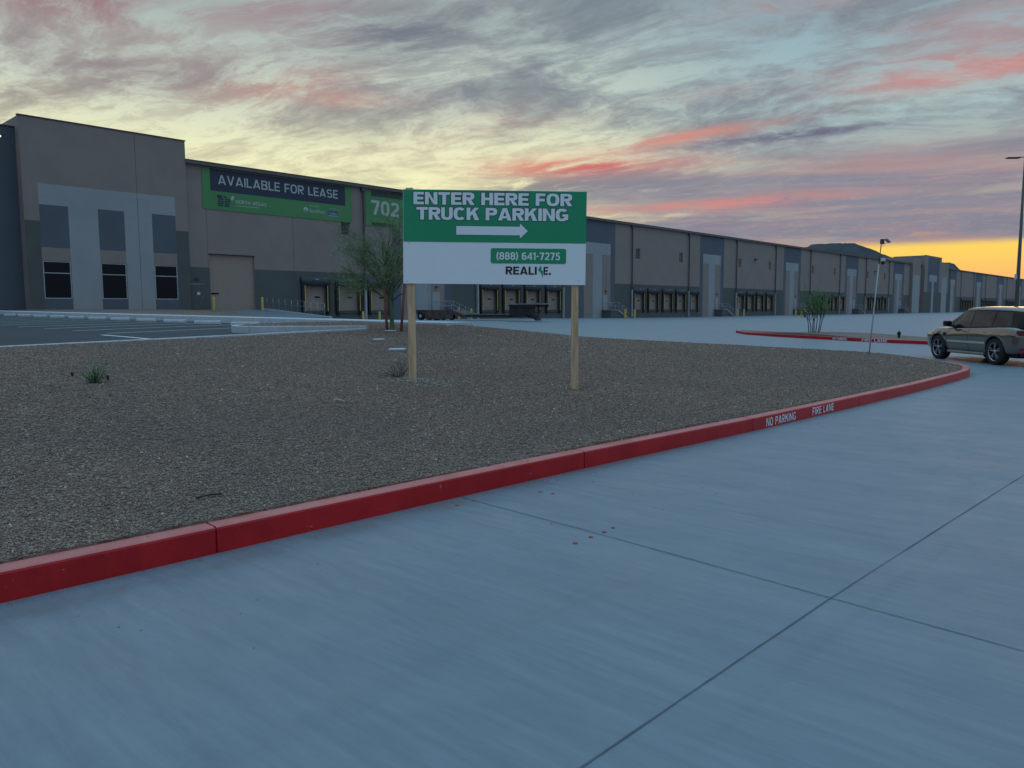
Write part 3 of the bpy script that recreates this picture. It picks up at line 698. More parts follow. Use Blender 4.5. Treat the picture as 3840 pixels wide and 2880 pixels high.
def make_dock(parent, x):
    global dock_proto
    if dock_proto is None:
        d = MB().box(-1.25, 1.25, .22, .26, 1.5, 4.05).build('dock_door', doorleaf, parent)
        for z in (2.12, 2.75, 3.38): pass
        MB().box(.10, .70, .195, .218, 2.80, 2.95).build('vision_panel', glass_dk, d)
        for s_ in (-1, 1): MB().box(min(s_*1.32, s_*1.62), max(s_*1.32, s_*1.62), -.30, -.003, 1.25, 4.70).build('side_pad', black_fab, d)
        # sagging head curtain
        mb = MB(); n = 14; o = []
        for i in range(n+1):
            x_ = -1.64+3.28*i/n; sag = .18*math.sin(math.pi*i/n)+.05*math.sin(i*2.3)
            o += [(x_, -.33+.03*math.sin(i*1.7), 4.88), (x_, -.38+.03*math.sin(i*2.9), 4.45), (x_, -.33, 4.16-sag), (x_, -.02, 4.16-sag), (x_, -.003, 4.88)]
        mb.add(o, [(i*5+k, (i+1)*5+k, (i+1)*5+(k+1) % 5, i*5+(k+1) % 5) for i in range(n) for k in range(5)]+[tuple(range(5)), tuple(n*5+k for k in range(5))[::-1]], 0, True)
        mb.build('head_curtain', curtain_m, d)
        MB().prism([(-.26, 4.62), (0, 4.70), (.30, 4.60), (.05, 4.57)], 'y', -.42, -.41).build('emblem', pipe_lt, d)
        for s_ in (-1, 1): MB().box(s_*1.31-.04, s_*1.31+.04, -.33, -.302, 1.45, 4.02).build('guide_strip', yellow, d)
        MB().box(-1.16, 1.16, -.10, .10, 1.20, 1.52).build('leveler', leveler_m, d)
        for s_ in (-1, 1): MB().box(s_*1.34-.14, s_*1.34+.14, -.14, -.004, 1.02, 1.40).build('bumper', rubber, d)
        d.location = (x, Yf, 0); dock_proto = d; return d
    return dup(dock_proto, parent, (x, Yf, 0))
def make_window(parent, xa, xb, za, zb, transom=None, y=Yf, gm=glass_win, fw=.05, inset=.12):
    f = MB()
    f.box(xa, xb, y+inset, y+inset+.06, za, za+fw).box(xa, xb, y+inset, y+inset+.06, zb-fw, zb).box(xa, xa+fw, y+inset, y+inset+.06, za+fw, zb-fw).box(xb-fw, xb, y+inset, y+inset+.06, za+fw, zb-fw)
    if transom: f.box(xa+fw, xb-fw, y+inset, y+inset+.06, transom-fw/2, transom+fw/2)
    o = f.build('window', frame_w, parent); MB().box(xa+fw*.5, xb-fw*.5, y+inset+.03, y+inset+.045, za+fw*.5, zb-fw*.5).build('pane', gm, o); return o
def downspout(parent, x, zb, zt=14.3, y=Yf, zl_=4.6):
    o = MB().box(x-.07, x+.07, y-.30, y-.14, zl_, zt).box(x-.22, x+.22, y-.34, y-.02, zt-.35, zt-.02).build('downspout', pipe_dk, parent)
    MB().box(x-.11, x+.11, y-.34, y-.10, zb, zl_).build('pipe_guard', pipe_lt, o); return o
def portal(c, blue=4.4, head=3.25, col=1.08, ztop=14.35):
    return [(c-blue, c+blue, -1, ztop, 2), (c-head, c+head, 9.5, 11.15, 3), (c-head, c+head, -1, 9.5, 0), (c-col, c+col, -1, 9.6, 3)]
ROOF = mat('roof_membrane', (.3, .3, .3), .9)

wh = empty('warehouse', (0, 0, 0), label='long taupe grey warehouse nearest the viewer, with dock doors and banners', category='warehouse')
X0, X1 = 31.2, 243.6
docks = [44.0, 48.0, 52.1, 69.0, 73.05, 77.2, 81.5, 102.5, 106.7, 111.0, 115.2, 119.6, 137.0, 141.3, 145.5, 149.9, 172.4, 176.6, 180.9, 185.3, 190.2, 208.2, 212.3, 216.8, 221.6]
wins = [(47.34, 48.45), (101.65, 102.95), (114.7, 115.95), (136.1, 137.4), (149.2, 150.5), (171.2, 172.5), (184.7, 185.8), (207.5, 208.7), (221.2, 222.3)]
regs = [(X0, X1, -1, 5.4, 1)]
for c in (58.35, 91.8, 126.1, 161.0, 196.7): regs += portal(c)
regs += portal(234.0, 5.0)
ops = [(33.1, 37.5, 1.64, 6.61, 0)]+[(d-1.25, d+1.25, 1.5, 4.05, 1) for d in docks]+[(a, b, 9.28, 10.95, 0) for a, b in wins]
doors = [(31.32, 32.4, 1.66, 3.85)]+[(c+1.35, c+2.5, 1.5, 3.65) for c in (58.35, 91.8, 126.1, 161.0, 196.7, 234.)]
facade(X0, X1, 14.35, Yf, regs, ops).build('wall', WALL, wh)
mb = MB(); mb.box(X0, X1, Yf+.35, Yf+90, -.5, 13.6); mb.build('roof', ROOF, wh)
mb = MB(); mb.box(X0, X1+1, Yf-.34, Yf+.3, 14.35, 14.62); mb.build('eave_trim', trim_m, wh)
MB().box(X0, X1+1, Yf-.37, Yf+.3, 14.622, 14.68).build('coping', coping_m, wh)
mb = MB()
for k, xx in enumerate(np.arange(X0+1.8, X1, 8.72)):
    if not any(abs(xx-d) < 1.9 for d in docks): mb.box(xx-.012, xx+.012, Yf-.004, Yf+.002, 5.5 if xx < 40 else .3, 14.3)
mb.build('panel_joint', mat('joint_dark', (.06, .055, .055), .9), wh)
for xx in docks: make_dock(wh, xx)
for i, (a, b) in enumerate(wins): make_window(wh, a, b, 9.28, 10.95)
rd = MB().box(33.1, 37.5, Yf+.2, Yf+.24, 1.64, 6.61).build('roller_door', doorleaf, wh)
MB().box(33.25, 33.95, Yf+.17, Yf+.198, 3.02, 3.16).build('vision_panel', glass_dk, rd)
MB().box(33.0, 37.6, Yf-.02, Yf+.19, 6.612, 6.66).build('door_header', black_fab, rd)
for (a, b, c, d) in doors:
    dm = MB().box(a, b, Yf-.03, Yf-.004, c, d).build('door', dgreen if a < 40 else lightp, wh)
    MB().box(b-.16, b-.08, Yf-.09, Yf-.031, (c+1.0), c+1.06).build('handle', pipe_lt, dm)
    MB().box((a+b)/2-.12, (a+b)/2+.12, Yf-.2, Yf-.004, d+.45, d+.65).build('wall_lamp', coping_m, wh)
MB().box(31.25, 32.5, Yf-.05, Yf-.004, 3.88, 3.93).build('door_trim', pipe_lt, wh)
MB().box(31.85, 32.12, Yf-.038, Yf-.0305, 2.95, 3.18).build('door_notice', white_pl, wh)
for xx, zb in ((50.08, .45), (66.9, .44), (83.6, .42), (100.48, .4), (117.7, .3), (135.2, .2), (152.4, .2), (170.4, .2), (188.3, .2), (206.4, .2), (225.1, .2)): downspout(wh, xx, zb)
for xx in (143.2, 213.5): MB().box(xx-.45, xx+.45, Yf-.5, Yf-.01, 11.0, 11.18).build('wall_lamp', pipe_dk, wh)

# office corner, part of the same building
Yt = 67.05
tr = []
tr += [(18.6, 31.2, -1, 16.15, 0), (18.6, 19.64, -1, 8.44, 1), (30.1, 31.2, -1, 8.44, 1), (19.64, 30.1, 9.7, 11.28, 3), (19.64, 30.1, -1, 9.7, 3)]
bays = [(19.64, 21.66), (23.84, 25.86), (28.1, 30.1)]
for a, b in bays: tr += [(a, b, 6.45, 9.7, 2), (a, b, 5.43, 6.45, 0), (a, b, -1, 5.43, 2)]
facade(18.6, 31.2, 16.15, Yt, tr, [(a+.02, b-.02, 2.5, 5.43, 2) for a, b in bays]).build('office_wall', WALL, wh)
mb = MB(); mb.add([(18.6, Yt, -.5), (18.6, Yt+14, -.5), (18.6, Yt+14, 16.15), (18.6, Yt, 16.15)], [(0, 1, 2, 3)]); mb.add([(31.2, Yt, -.5), (31.2, Yt+14, -.5), (31.2, Yt+14, 16.15), (31.2, Yt, 16.15)], [(0, 1, 2, 3)])
mb.add([(18.6, Yt+14, 12), (31.2, Yt+14, 12), (31.2, Yt+14, 16.15), (18.6, Yt+14, 16.15)], [(0, 1, 2, 3)]); mb.add([(18.6, Yt, 15.2), (31.2, Yt, 15.2), (31.2, Yt+14, 15.2), (18.6, Yt+14, 15.2)], [(0, 1, 2, 3)])
mb.build('office_side_wall', taupe, wh)
MB().box(18.54, 31.26, Yt-.06, Yt+.3, 16.152, 16.24).build('office_coping', coping_m, wh)
MB().box(26.955, 26.98, Yt-.004, Yt+.002, 1.0, 16.1).build('office_joint', mat('joint_dark', (.06, .055, .055), .9), wh)
for a, b in bays: make_window(wh, a+.03, b-.03, 2.52, 5.41, 4.5, y=Yt, gm=glass_dk, fw=.06, inset=.03)
# recessed blue wing at the far left with a lit canopy lamp
mb = facade(-40, 18.6, 15.4, Yf+.75, [(-60, 40, -1, 20, 4)], []); mb.build('side_wing', WALL, wh)
MB().box(-40, 18.59, Yf+.68, Yf+1.2, 15.402, 15.47).build('wing_coping', coping_m, wh)
MB().box(-40, 18.59, Yf+1.25, Yf+70, -.5, 14.5).build('wing_roof', ROOF, wh)
cl = MB().box(10.5, 17.75, Yf+.2, Yf+.74, 14.55, 14.68).build('canopy_lamp', coping_m, wh)
MB().box(10.6, 17.55, Yf+.19, Yf+.6, 14.45, 14.548).build('lamp_strip', mat('lit_lamp', (.9, .9, .85), .5, emit=(.9, .95, .85, 1.2)), cl)

# the second, farther warehouse
w2 = empty('warehouse', (0, 0, 0), label='farther warehouse with the stepped parapets, running out of frame on the right', category='warehouse')
FX0, FX1 = 243.9, 470.
regs2 = [(FX0, FX1, -1, 5.5, 1)]
for c in (293.2, 332., 371.2, 411., 450.): regs2 += portal(c, 5.6, 3.5, 1.3)
d2 = [307., 310.6, 314.2, 317.8, 321., 339., 345., 349., 353., 357., 361., 385., 389., 393., 397., 401.]
facade(FX0, FX1, 14.4, Yf+.1, regs2, []).build('wall', WALL, w2)
MB().box(FX0, FX1, Yf+.6, Yf+90, -.5, 13.6).build('roof', ROOF, w2)
MB().box(FX0, FX1, Yf-.2, Yf+.5, 14.402, 14.66).build('eave_trim', trim_m, w2)
for (a, b, zt, rg2, yy) in ((244.7, 252.6, 16.5, [(245.4, 251.8, -1, 11.3, 3)], 66.6), (256.1, 274.7, 17.4, [(256, 275, -1, 6.5, 1), (259.5, 272.5, 6.5, 17, 2), (261.3, 269.9, 9.7, 11.7, 3), (264.3, 266.6, -1, 9.7, 3)], 66.4), (274.75, 284.7, 16.1, [(275, 285, -1, 6.5, 1), (277, 283.2, -1, 11.4, 3)], 66.7)):
    b_ = facade(a, b, zt, yy, rg2, [])
    b_.add([(a, yy, -.5), (a, yy+9, -.5), (a, yy+9, zt), (a, yy, zt)], [(0, 1, 2, 3)]); b_.add([(b, yy, -.5), (b, yy+9, -.5), (b, yy+9, zt), (b, yy, zt)], [(0, 1, 2, 3)]); b_.add([(a, yy+9, 12), (b, yy+9, 12), (b, yy+9, zt), (a, yy+9, zt)], [(0, 1, 2, 3)])
    b_.build('entrance_block', WALL, w2); MB().box(a-.05, b+.05, yy-.06, yy+.3, zt+.002, zt+.09).build('block_coping', coping_m, w2)
for xx in d2: make_dock(w2, xx)
for xx in (254., 289, 303.9, 322.7, 341.9, 362.6, 381.5, 403., 424., 442.): downspout(w2, xx, .2, zl_=.3)

# ------------------------------------------------------------------ banners on the wall
bn = empty('banner', (32.7, Yf, 10.6), label='green and navy banner reading AVAILABLE FOR LEASE high on the warehouse wall', category='banner')
W_, H_ = 16.0, 3.62
def rel(o): return o
pan = MB(); pan.box(0, W_, -.05, -.004, 0, H_); pan.build('panel', ban_green, bn)
MB().box(.76, 15.2, -.058, -.0505, 1.66, H_-.01).build('headline_panel', ban_navy, bn)
mb = MB(); block_text(mb, 'AVAILABLE FOR LEASE', 1.5, 14.3, 2.29, 3.12, -.062, .155, .15, .13); mb.build('headline', ban_white, bn)
lg = MB()
for i in range(5):
    z = .35+i*.19
    lg.prism([(1.40+.02*i, z), (1.95+.02*i, z), (1.90+.02*i, z+.13), (1.36+.02*i, z+.13)], 'y', -.056, -.0505) if i < 4 else lg.prism([(1.36, z-.02), (1.95, z-.02), (1.78, z+.22), (1.36, z+.24)], 'y', -.056, -.0505)
    lg.prism([(2.05+.03*i, z), (2.50+.05*i, z), (2.47+.05*i, z+.13), (2.0+.03*i, z+.13)], 'y', -.056, -.0505) if i < 4 else lg.prism([(1.95, z+.2), (2.1, z+.2), (2.36, z-.02), (2.1, z-.02)], 'y', -.056, -.0505)
lg.build('emblem', ban_navy, bn)
mb = MB(); mb.prism([(2.62, .98), (2.90, 1.0), (3.02, 1.38), (2.78, 1.36)], 'y', -.056, -.0505); block_text(mb, 'NORTH VEGAS', 3.14, 6.25, .74, 1.06, -.056, .17, .16, .14); mb.box(3.14, 5.5, -.056, -.0505, .52, .56)
mb.build('small_print', ban_white, bn)
mb = MB(); mb.lathe([(.0, -.056), (.26, -.056), (.26, -.051)], 24, 'y', (10.5, 0, .82)); text_fit(mb, 'NorthPoint', 10.85, 12.7, .62, .98, -.056, offset=.0); mb.box(10.9, 12.0, -.056, -.0505, 1.26, 1.30); mb.box(13.35, 14.05, -.056, -.0505, 1.2, 1.235)
mb.build('partner_name', ban_white, bn)
MB().prism([(10.38, .68), (10.62, .68), (10.5, 1.0)], 'y', -.060, -.0565).build('arrowhead', ban_green, bn)
MB().box(13.15, 14.25, -.056, -.0505, .52, .96).build('blue_box', ban_blue, bn)
mb = MB(); text_fit(mb, 'Colliers', 13.27, 14.12, .62, .88, -.060, offset=.01); mb.box(13.15, 14.25, -.0595, -.0565, .49, .54); mb.build('box_name', ban_white, bn)
b2 = empty('banner', (50.45, Yf, 10.45), label='green banner showing the digits 702, half hidden behind the roadside sign', category='banner')
MB().box(0, 15.6, -.05, -.004, 0, 3.75).build('panel', ban_green, b2)
MB().box(.75, 14.9, -.058, -.0505, 3.18, 3.74).build('top_strip', ban_dark, b2); MB().box(.75, 14.9, -.058, -.0505, .08, .46).build('lower_strip', ban_dark, b2)
mb = MB(); block_text(mb, '702', .75, 4.5, 1.24, 2.76, -.062, .21, .19, .10); mb.build('digits', ban_white, b2)

# ------------------------------------------------------------------ stairs, bollards, hydrant, trailer
def staircase(c, z0, label):
    st_ = empty('staircase', (c, Yf-1.6, z0), label=label, category='staircase', group='steel stairs up to the dock level doors'); H = 1.5-z0
    MB().box(1.0, 3.1, -.1, 1.57, H-.12, H).build('landing', galv, st_)
    mb = MB(); n = 7
    for i in range(n): mb.box(3.1+i*.42, 3.1+(i+1)*.42+.03, 0, 1.25, H-.04-(i+1)*H/(n+.5), H-(i+1)*H/(n+.5))
    for yy in (-.04, 1.25): mb.add([(3.1, yy, H), (3.1, yy+.04, H), (6.1, yy, .0), (6.1, yy+.04, .0), (3.1, yy, H-.28), (3.1, yy+.04, H-.28), (5.6, yy, 0), (5.6, yy+.04, 0)], [(0, 2, 6, 4), (1, 5, 7, 3), (0, 1, 3, 2), (4, 6, 7, 5)])
    mb.build('steps', galv, st_)
    mb = MB()
    for yy in (-.06, 1.30):
        for h in (1.05, .55): mb.tube([(1.02, yy, H+h), (3.1, yy, H+h), (6.05, yy, h+.05), (6.05, yy, .0)], .028, 6)
        for q in (0, .33, .66): mb.tube([(3.1+2.95*q, yy, H*(1-q)), (3.1+2.95*q, yy, H*(1-q)+1.05)], .028, 6)
        mb.tube([(1.02, yy, H-.1), (1.02, yy, H+1.05)], .028, 6)
    mb.build('railing', galv, st_)
    MB().box(1.1, 3.0, .0, 1.5, -.1, H-.13).build('stair_base', dgreen, st_)
for c, z, l in ((58.35, .5, 'grey steel stairs and landing seen below the sign board'), (91.8, .22, 'grey steel stairs at the second pale pier, just right of the sign'), (126.1, .2, 'grey steel stairs at the third pale pier, above the red island tip'), (161., .2, 'grey steel stairs at the pale pier behind the island shrub'), (196.7, .2, 'small distant steel stairs at the pale pier left of the thin pole'), (234., .2, 'small distant steel stairs beside the last pale pier before the stepped parapets')): staircase(c, z, l)
def bollard():
    return MB().lathe([(0, 1.12), (.05, 1.11), (.09, 1.07), (.11, 1.0), (.115, .97), (.115, -.1)], 20, 'z').build('bollard', yellow)
bp = bollard(); first = True
for (x, y, z, h, l) in ((32.9, 66.4, 1.62, 1.18, 'yellow bollard at the left side of the roller door'), (37.55, 66.2, 1.62, 1.18, 'yellow bollard at the right side of the roller door'),
                     (46.4, 62.6, None, .85, 'short yellow bollard beside the pale downpipe left of the tree'), (48.2, 62.3, None, .85, 'short yellow bollard just left of the young tree'),
                     (58.7, 61.8, None, 1.15, 'yellow bollard before the stairs under the sign board, left of its pair'), (60.6, 61.8, None, 1.15, 'yellow bollard before the stairs under the sign board, right of its pair'),
                     (90.6, 61.6, None, 1.3, 'yellow bollard right of the sign, left of its pair'), (94.8, 62.8, None, 1.3, 'yellow bollard right of the sign, right of its pair'),
                     (126.5, 62.4, None, 1.3, 'yellow bollard above the red island tip, left of its pair'), (130.5, 63.2, None, 1.3, 'yellow bollard above the red island tip, right of its pair'),
                     (121.5, 50., None, 1.2, 'yellow bollard left of the island shrub, farther from it'), (121., 48.9, None, 1.2, 'yellow bollard left of the island shrub, nearer the hydrant')):
    o = bp if first else bp.copy()
    if not first: COL.objects.link(o)
    first = False; o.location = (x, y, zc(x, y) if z is None else z); o.scale = (1., 1., h/1.12)
    if h == 1.3: o.scale = (1.25, 1.25, 1.15)
    tag(o, l, 'bollard', 'yellow steel bollards by the warehouse')
hy_ = empty('fire_hydrant', (119.8, 47.9, zc(119.8, 47.9)), label='small dark red fire hydrant by the two bollards left of the shrub', category='fire hydrant')
hm = mat('hydrant_red', (.12, .012, .02), .5)
MB().lathe([(.20, 0), (.20, .06), (.14, .08), (.13, .62), (.17, .64), (.17, .70), (.13, .78), (.06, .86), (.03, .92), (0, .93)], 16, 'z').build('barrel', hm, hy_)
for s_ in (-1, 1): MB().tube([(s_*.1, 0, .52), (s_*.24, 0, .52)], .06, 10).build('outlet', hm, hy_)

# low flatbed trailer parked in the court
tl = empty('flatbed_trailer', (50.4, 50.5, zc(50, 51)), R_(-80.5), label='empty low black flatbed trailer parked in the truck court behind the sign', category='trailer')
# local x runs towards the gooseneck (to the right in the picture)
MB().box(-6.4, -2.2, -1.2, 1.2, .62, .98).box(-5.3, -2.0, -1.26, -1.205, .14, .96).build('rear_deck', rust, tl)
mb = MB(); mb.prism([(-2.25, .98), (-2.25, .62), (-1.0, .30), (-.6, .30), (-.6, .52)], 'y', -1.2, 1.2); mb.build('deck_slope', rust, tl)
mb = MB(); mb.box(-.6, 4.2, -1.2, -1.08, .28, .55).box(-.6, 4.2, 1.08, 1.2, .28, .55)
for k in range(12): mb.box(-.55+k*.4, -.49+k*.4, -1.075, 1.075, .34, .50)
mb.build('main_frame', truckblk, tl)
mb = MB(); mb.box(-.6, 4.2, -1.05, 1.05, .502, .56); mb.build('low_deck', deckwood, tl)
MB().box(4.1, 5.6, -1.0, 1.0, .35, 1.22).box(5.7, 6.3, -.5, .5, .25, .5).prism([(5.7, .35), (6.5, .18), (6.6, .0), (6.45, 0), (6.2, .18), (5.7, .25)], 'y', -.4, .4).build('gooseneck_box', truckblk, tl)
mb = MB(); mb.box(4.1, 7.4, -1.2, 1.2, 1.40, 1.50); mb.build('gooseneck_deck', deckwood, tl)
mb = MB(); mb.box(4.1, 6.9, -1.1, -.95, 1.20, 1.398).box(4.1, 6.9, .95, 1.1, 1.20, 1.398).box(6.2, 6.9, -.5, .5, 1.25, 1.398); mb.build('gooseneck_rails', truckblk, tl)
for xa in (-5.9, -4.9, -3.9):
    for s_ in (-1, 1):
        wv = MB().lathe([(.16, -.12), (.40, -.12), (.44, -.08), (.44, .08), (.40, .12), (.16, .12)], 20, 'y', (xa, s_*1.08, .44)).build('tyre', rubber, tl)
        MB().lathe([(0, s_*.05), (.10, s_*.05), (.12, s_*.09), (.25, s_*.11), (.25, s_*.0)], 16, 'y', (xa, s_*1.08, .44)).build('rim', kerbw, wv)
        MB().box(xa-.5, xa+.5, s_*1.08-.16, s_*1.08+.16, .90, .93).build('mudguard', truckblk, wv)

# ------------------------------------------------------------------ island with its shrub
ip = [(43.6, 21.6), (41.6, 20.0), (39.35, 17.36), (37.7, 14.8), (36.3, 12.48), (35.3, 10.4), (34.6, 7.8), (33.9, 4.5), (33.4, 1), (35.6, 1), (37.2, 5), (39.0, 9.7), (41.0, 12.6), (42.7, 15.0), (43.6, 18.2), (44.1, 20.8)]
icx, icy = 39, 13
zi = lambda x, y: zc(x, y)+.12+.16*math.exp(-((x-39.8)**2+(y-14.6)**2)/16)
sheet('gravel_island', fatten(ip, -.09), zi, .8, gravel_g, skirt=.3)
mb = MB(); cl_ = [tuple(p) for p in ip][::-1]
kerb_run(mb, (ip+[ip[0]])[::1], .15, .15, lambda x, y: zc(x, y), [k*3.05+1.5 for k in range(12)])
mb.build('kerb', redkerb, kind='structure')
def island_words(a, b, body, label):
    a = Vector(a); b = Vector(b); d = (b-a).normalized(); nn = Vector((d.y, -d.x))   # outward, towards the viewer
    if nn.dot(-a) < 0: nn = -nn
    z0 = (zc(*a)+zc(*b))/2
    L = (b-a).length; M = Matrix(((d.x, -nn.x, 0, a.x), (d.y, -nn.y, 0, a.y), (0, 0, 1, z0), (0, 0, 0, 1)))
    mb = MB(); block_text(mb, body, 0, L, .02, .13, -.014, .19, .15, .16, M=M)
    mb.build('stencil', mat('stencil_white', (.62, .60, .64), .5), label=label, category='lettering', group='stencilled words on the red kerbs')
pa, pb = Vector((36.3, 12.48)), Vector((35.3, 10.4)); pz = Vector((37.7, 14.8))
island_words(pz.lerp(pa, .62), pz.lerp(pa, .98), 'NO PARKING', 'white stencilled NO PARKING on the far island kerb')
island_words(pa.lerp(pb, .35), pa.lerp(pb, .95), 'FIRE LANE', 'white stencilled FIRE LANE on the far island kerb')
MB().lathe([(.06, 0), (.05, .12), (.08, .14), (.09, .22), (.02, .30), (0, .30)], 12, 'z').build('irrigation_valve', rubber, loc=(37.41, 10.64, zi(37.41, 10.64)), label='small dark irrigation fitting on the red kerbed island near the car', category='irrigation fitting')

# ------------------------------------------------------------------ plants
def leaf_cloud(mb, segs, n, ln, wd, spread, rnd, up=0.):
    """slender leaflets set along twig segments"""
    vs, fs = [], []
    for _ in range(n):
        a, b = segs[rnd.randrange(len(segs))]; t = rnd.random(); p = a.lerp(b, t) + Vector((rnd.gauss(0, spread), rnd.gauss(0, spread), rnd.gauss(0, spread)))
        d = ((b-a).normalized()*.8+Vector((rnd.gauss(0, .7), rnd.gauss(0, .7), rnd.gauss(0, .7)+up))).normalized()
        s_ = d.cross(Vector((rnd.gauss(0, 1), rnd.gauss(0, 1), rnd.gauss(0, 1)))).normalized()*wd*rnd.uniform(.6, 1.3); l = ln*rnd.uniform(.5, 1.4)
        i = len(vs); vs += [p-s_*.5, p+d*l*.5+s_, p+d*l, p+d*l*.5-s_]; fs.append((i, i+1, i+2, i+3))
    mb.add(vs, fs)
def grow(rnd, p, d, L, r, depth, segs, twigs, droop=0., spread=.55, kids=(2, 4), nseg=4):
    pts = [p]; rr = [r]; q = p; dd = d
    for i in range(nseg):
        dd = (dd+Vector((rnd.gauss(0, .13), rnd.gauss(0, .13), rnd.gauss(0, .08)-droop))).normalized(); q = q+dd*L/nseg; pts.append(q); rr.append(r*(1-.45*(i+1)/nseg))
    segs.append((pts, rr))
    if depth <= 1: twigs += list(zip(pts, pts[1:]))
    if depth == 0: return
    for k in range(rnd.randint(*kids)):
        i = rnd.randint(1, nseg); ax = Vector((rnd.gauss(0, 1), rnd.gauss(0, 1), rnd.gauss(0, .5))).normalized()
        nd = (dd+ax*spread).normalized(); grow(rnd, pts[i], nd, L*rnd.uniform(.55, .8), rr[i]*.65, depth-1, segs, twigs, droop, spread, kids, nseg)
TX, TY = 12.4, 15.5
tz = zg(TX, TY); rnd = random.Random(21)
tree = empty('young_tree', (TX, TY, tz), label='young green barked desert tree tied between two stakes behind the sign', category='tree')
segs, twigs = [], []
rv = Vector((rx.x, rx.y, 0)).normalized(); fv = Vector((hx, hy, 0))
segs.append(([Vector((0, 0, -.05)), Vector((0, 0, .5))-rv*.03, Vector((0, 0, .78))-rv*.05], [.062, .050, .044]))
forks = [(-.9, -.1, .9, .75), (-.42, .10, 1.1, .95), (-.16, .25, 1.0, .9), (.12, -.15, 1.1, 1.0), (.40, .05, 1.0, 1.0), (-.72, 0., .95, .8), (.72, .2, .8, .9), (-.32, -.3, 1., .9), (.02, .3, 1.2, 1.0), (-.25, .1, 1.3, 1.05)]
for i, (a, b, c, L) in enumerate(forks):
    p0 = Vector((0, 0, .72+.05*i*.6))-rv*.05; d = (rv*a+fv*b+Vector((0, 0, c))).normalized()
    grow(rnd, p0, d, L*1.24, .027, 3, segs, twigs, droop=.02, spread=.62, kids=(3, 4))
mb = MB()
for pts, rr in segs: mb.tube(pts, rr, 6 if rr[0] > .02 else 4, caps=False)
mb.build('trunk', bark, tree)
mb = MB(); leaf_cloud(mb, twigs, 34000, .060, .0046, .085, rnd, up=.25); mb.build('crown', leafm, tree)
def stake(px_, lean, hgt, label):
    b = Vector((TX, TY, 0))+rv*px_; b.z = zg(b.x, b.y)
    return MB().tube([(0, 0, -.1), tuple(rv*lean+Vector((0, 0, hgt)))], .034, 8).build('tree_stake', rustwood, loc=b, label=label, category='stake', group='stakes holding the young tree')
stake(-.14, -.06, 1.22, 'red brown round tree stake left of the young tree trunk')
stake(.20, .14, 1.35, 'red brown round tree stake right of the young tree trunk')
MB().tube([tuple(rv*.32+Vector((0, 0, .98))), tuple(rv*.15+Vector((0, 0, .9))), tuple(rv*.02+Vector((0, 0, .78)))], .012, 6).build('tree_tie', rubber, tree)
MB().box(-.12, .12, -.08, .08, 0, .035, ch=.01).build('stone', kerbw, loc=(TX-.16, TY-.1, zg(TX-.1, TY)+.01), label='small pale flat stone at the foot of the young tree', category='stone')
# shrub on the island
SX, SY = 39.1, 15.12; rnd = random.Random(8)
sh = empty('island_shrub', (SX, SY, zi(SX, SY)), label='vase shaped green shrub with dark bare stems on the kerbed island', category='shrub')
segs, twigs = [], []
for k, (a, b) in enumerate(((-.42, .1), (-.12, -.1), (.03, .2), (.16, .05), (.50, 0.), (.3, -.2), (-.25, .2))):
    p0 = rv*(a*.55)+fv*b*.3; d = (rv*a*.34+fv*b*.4+Vector((0, 0, 1))).normalized(); pts = [p0+d*(t*.28) for t in range(5)]
    pts = [q+Vector((rnd.gauss(0, .012), rnd.gauss(0, .012), 0)) for q in pts]; segs.append((pts, [.024, .021, .018, .015, .012]))
    for j in range(5): grow(rnd, pts[2+j % 3], (d+Vector((rnd.gauss(0, .20), rnd.gauss(0, .20), .3))).normalized(), .60, .008, 2, segs, twigs, spread=.32, kids=(2, 3), nseg=3)
mb = MB()
for pts, rr in segs: mb.tube(pts, rr, 5, caps=False)
mb.build('stems', bark2, sh)
mb = MB(); leaf_cloud(mb, [t for t in twigs if t[0].z > .6], 4800, .07, .010, .035, rnd, up=.5); mb.build('foliage', leafd, sh)
# small plants in the gravel
def tuft(name, x, y, n, ln, wd, m, label, seed, low=.35, parts=False):
    rnd = random.Random(seed); root = empty(name, (x, y, zg(x, y)), label=label, category='plant'); mb = MB(); st2 = MB()
    for _ in range(n):
        a = rnd.uniform(0, 6.283); e = rnd.uniform(low, 1.45); l = ln*rnd.uniform(.5, 1.15); d = Vector((math.cos(a)*math.cos(e), math.sin(a)*math.cos(e), math.sin(e)))
        p = Vector((rnd.gauss(0, ln*.12), rnd.gauss(0, ln*.12), 0)); s_ = d.cross(Vector((0, 0, 1))).normalized()*wd
        q1 = p+d*l*.55; q2 = p+d*l-Vector((0, 0, l*.12*math.cos(e)))
        mb.add([p-s_*.6, p+s_*.6, q1+s_, q1-s_, q2], [(0, 1, 2, 3), (3, 2, 4)])
        for _k in range(5):
            t = rnd.uniform(.25, .95); b = p+d*l*t; dd = (d+Vector((rnd.gauss(0, .8), rnd.gauss(0, .8), rnd.gauss(0, .5)))).normalized(); s2 = dd.cross(d).normalized()*wd*.9
            mb.add([b, b+dd*l*.11+s2, b+dd*l*.22, b+dd*l*.11-s2], [(0, 1, 2, 3)])
        st2.tube([tuple(p), tuple(p+d*l*.8)], .0022, 4, caps=False)
    mb.build('leaves', m, root); st2.build('stems', bark2, root); return root
tuft('small_plant', 3.4, 9.95, 46, .24, .0045, mat('leaf_fresh', (.13, .24, .07), .7, var=.3, vs=7), 'small bright green plant alone in the gravel on the left', 4)
w_ = tuft('weed', 6.85, 8.45, 26, .28, .0038, leafdry, 'dull olive straggly weed at the foot of the left sign post', 6, low=.15)
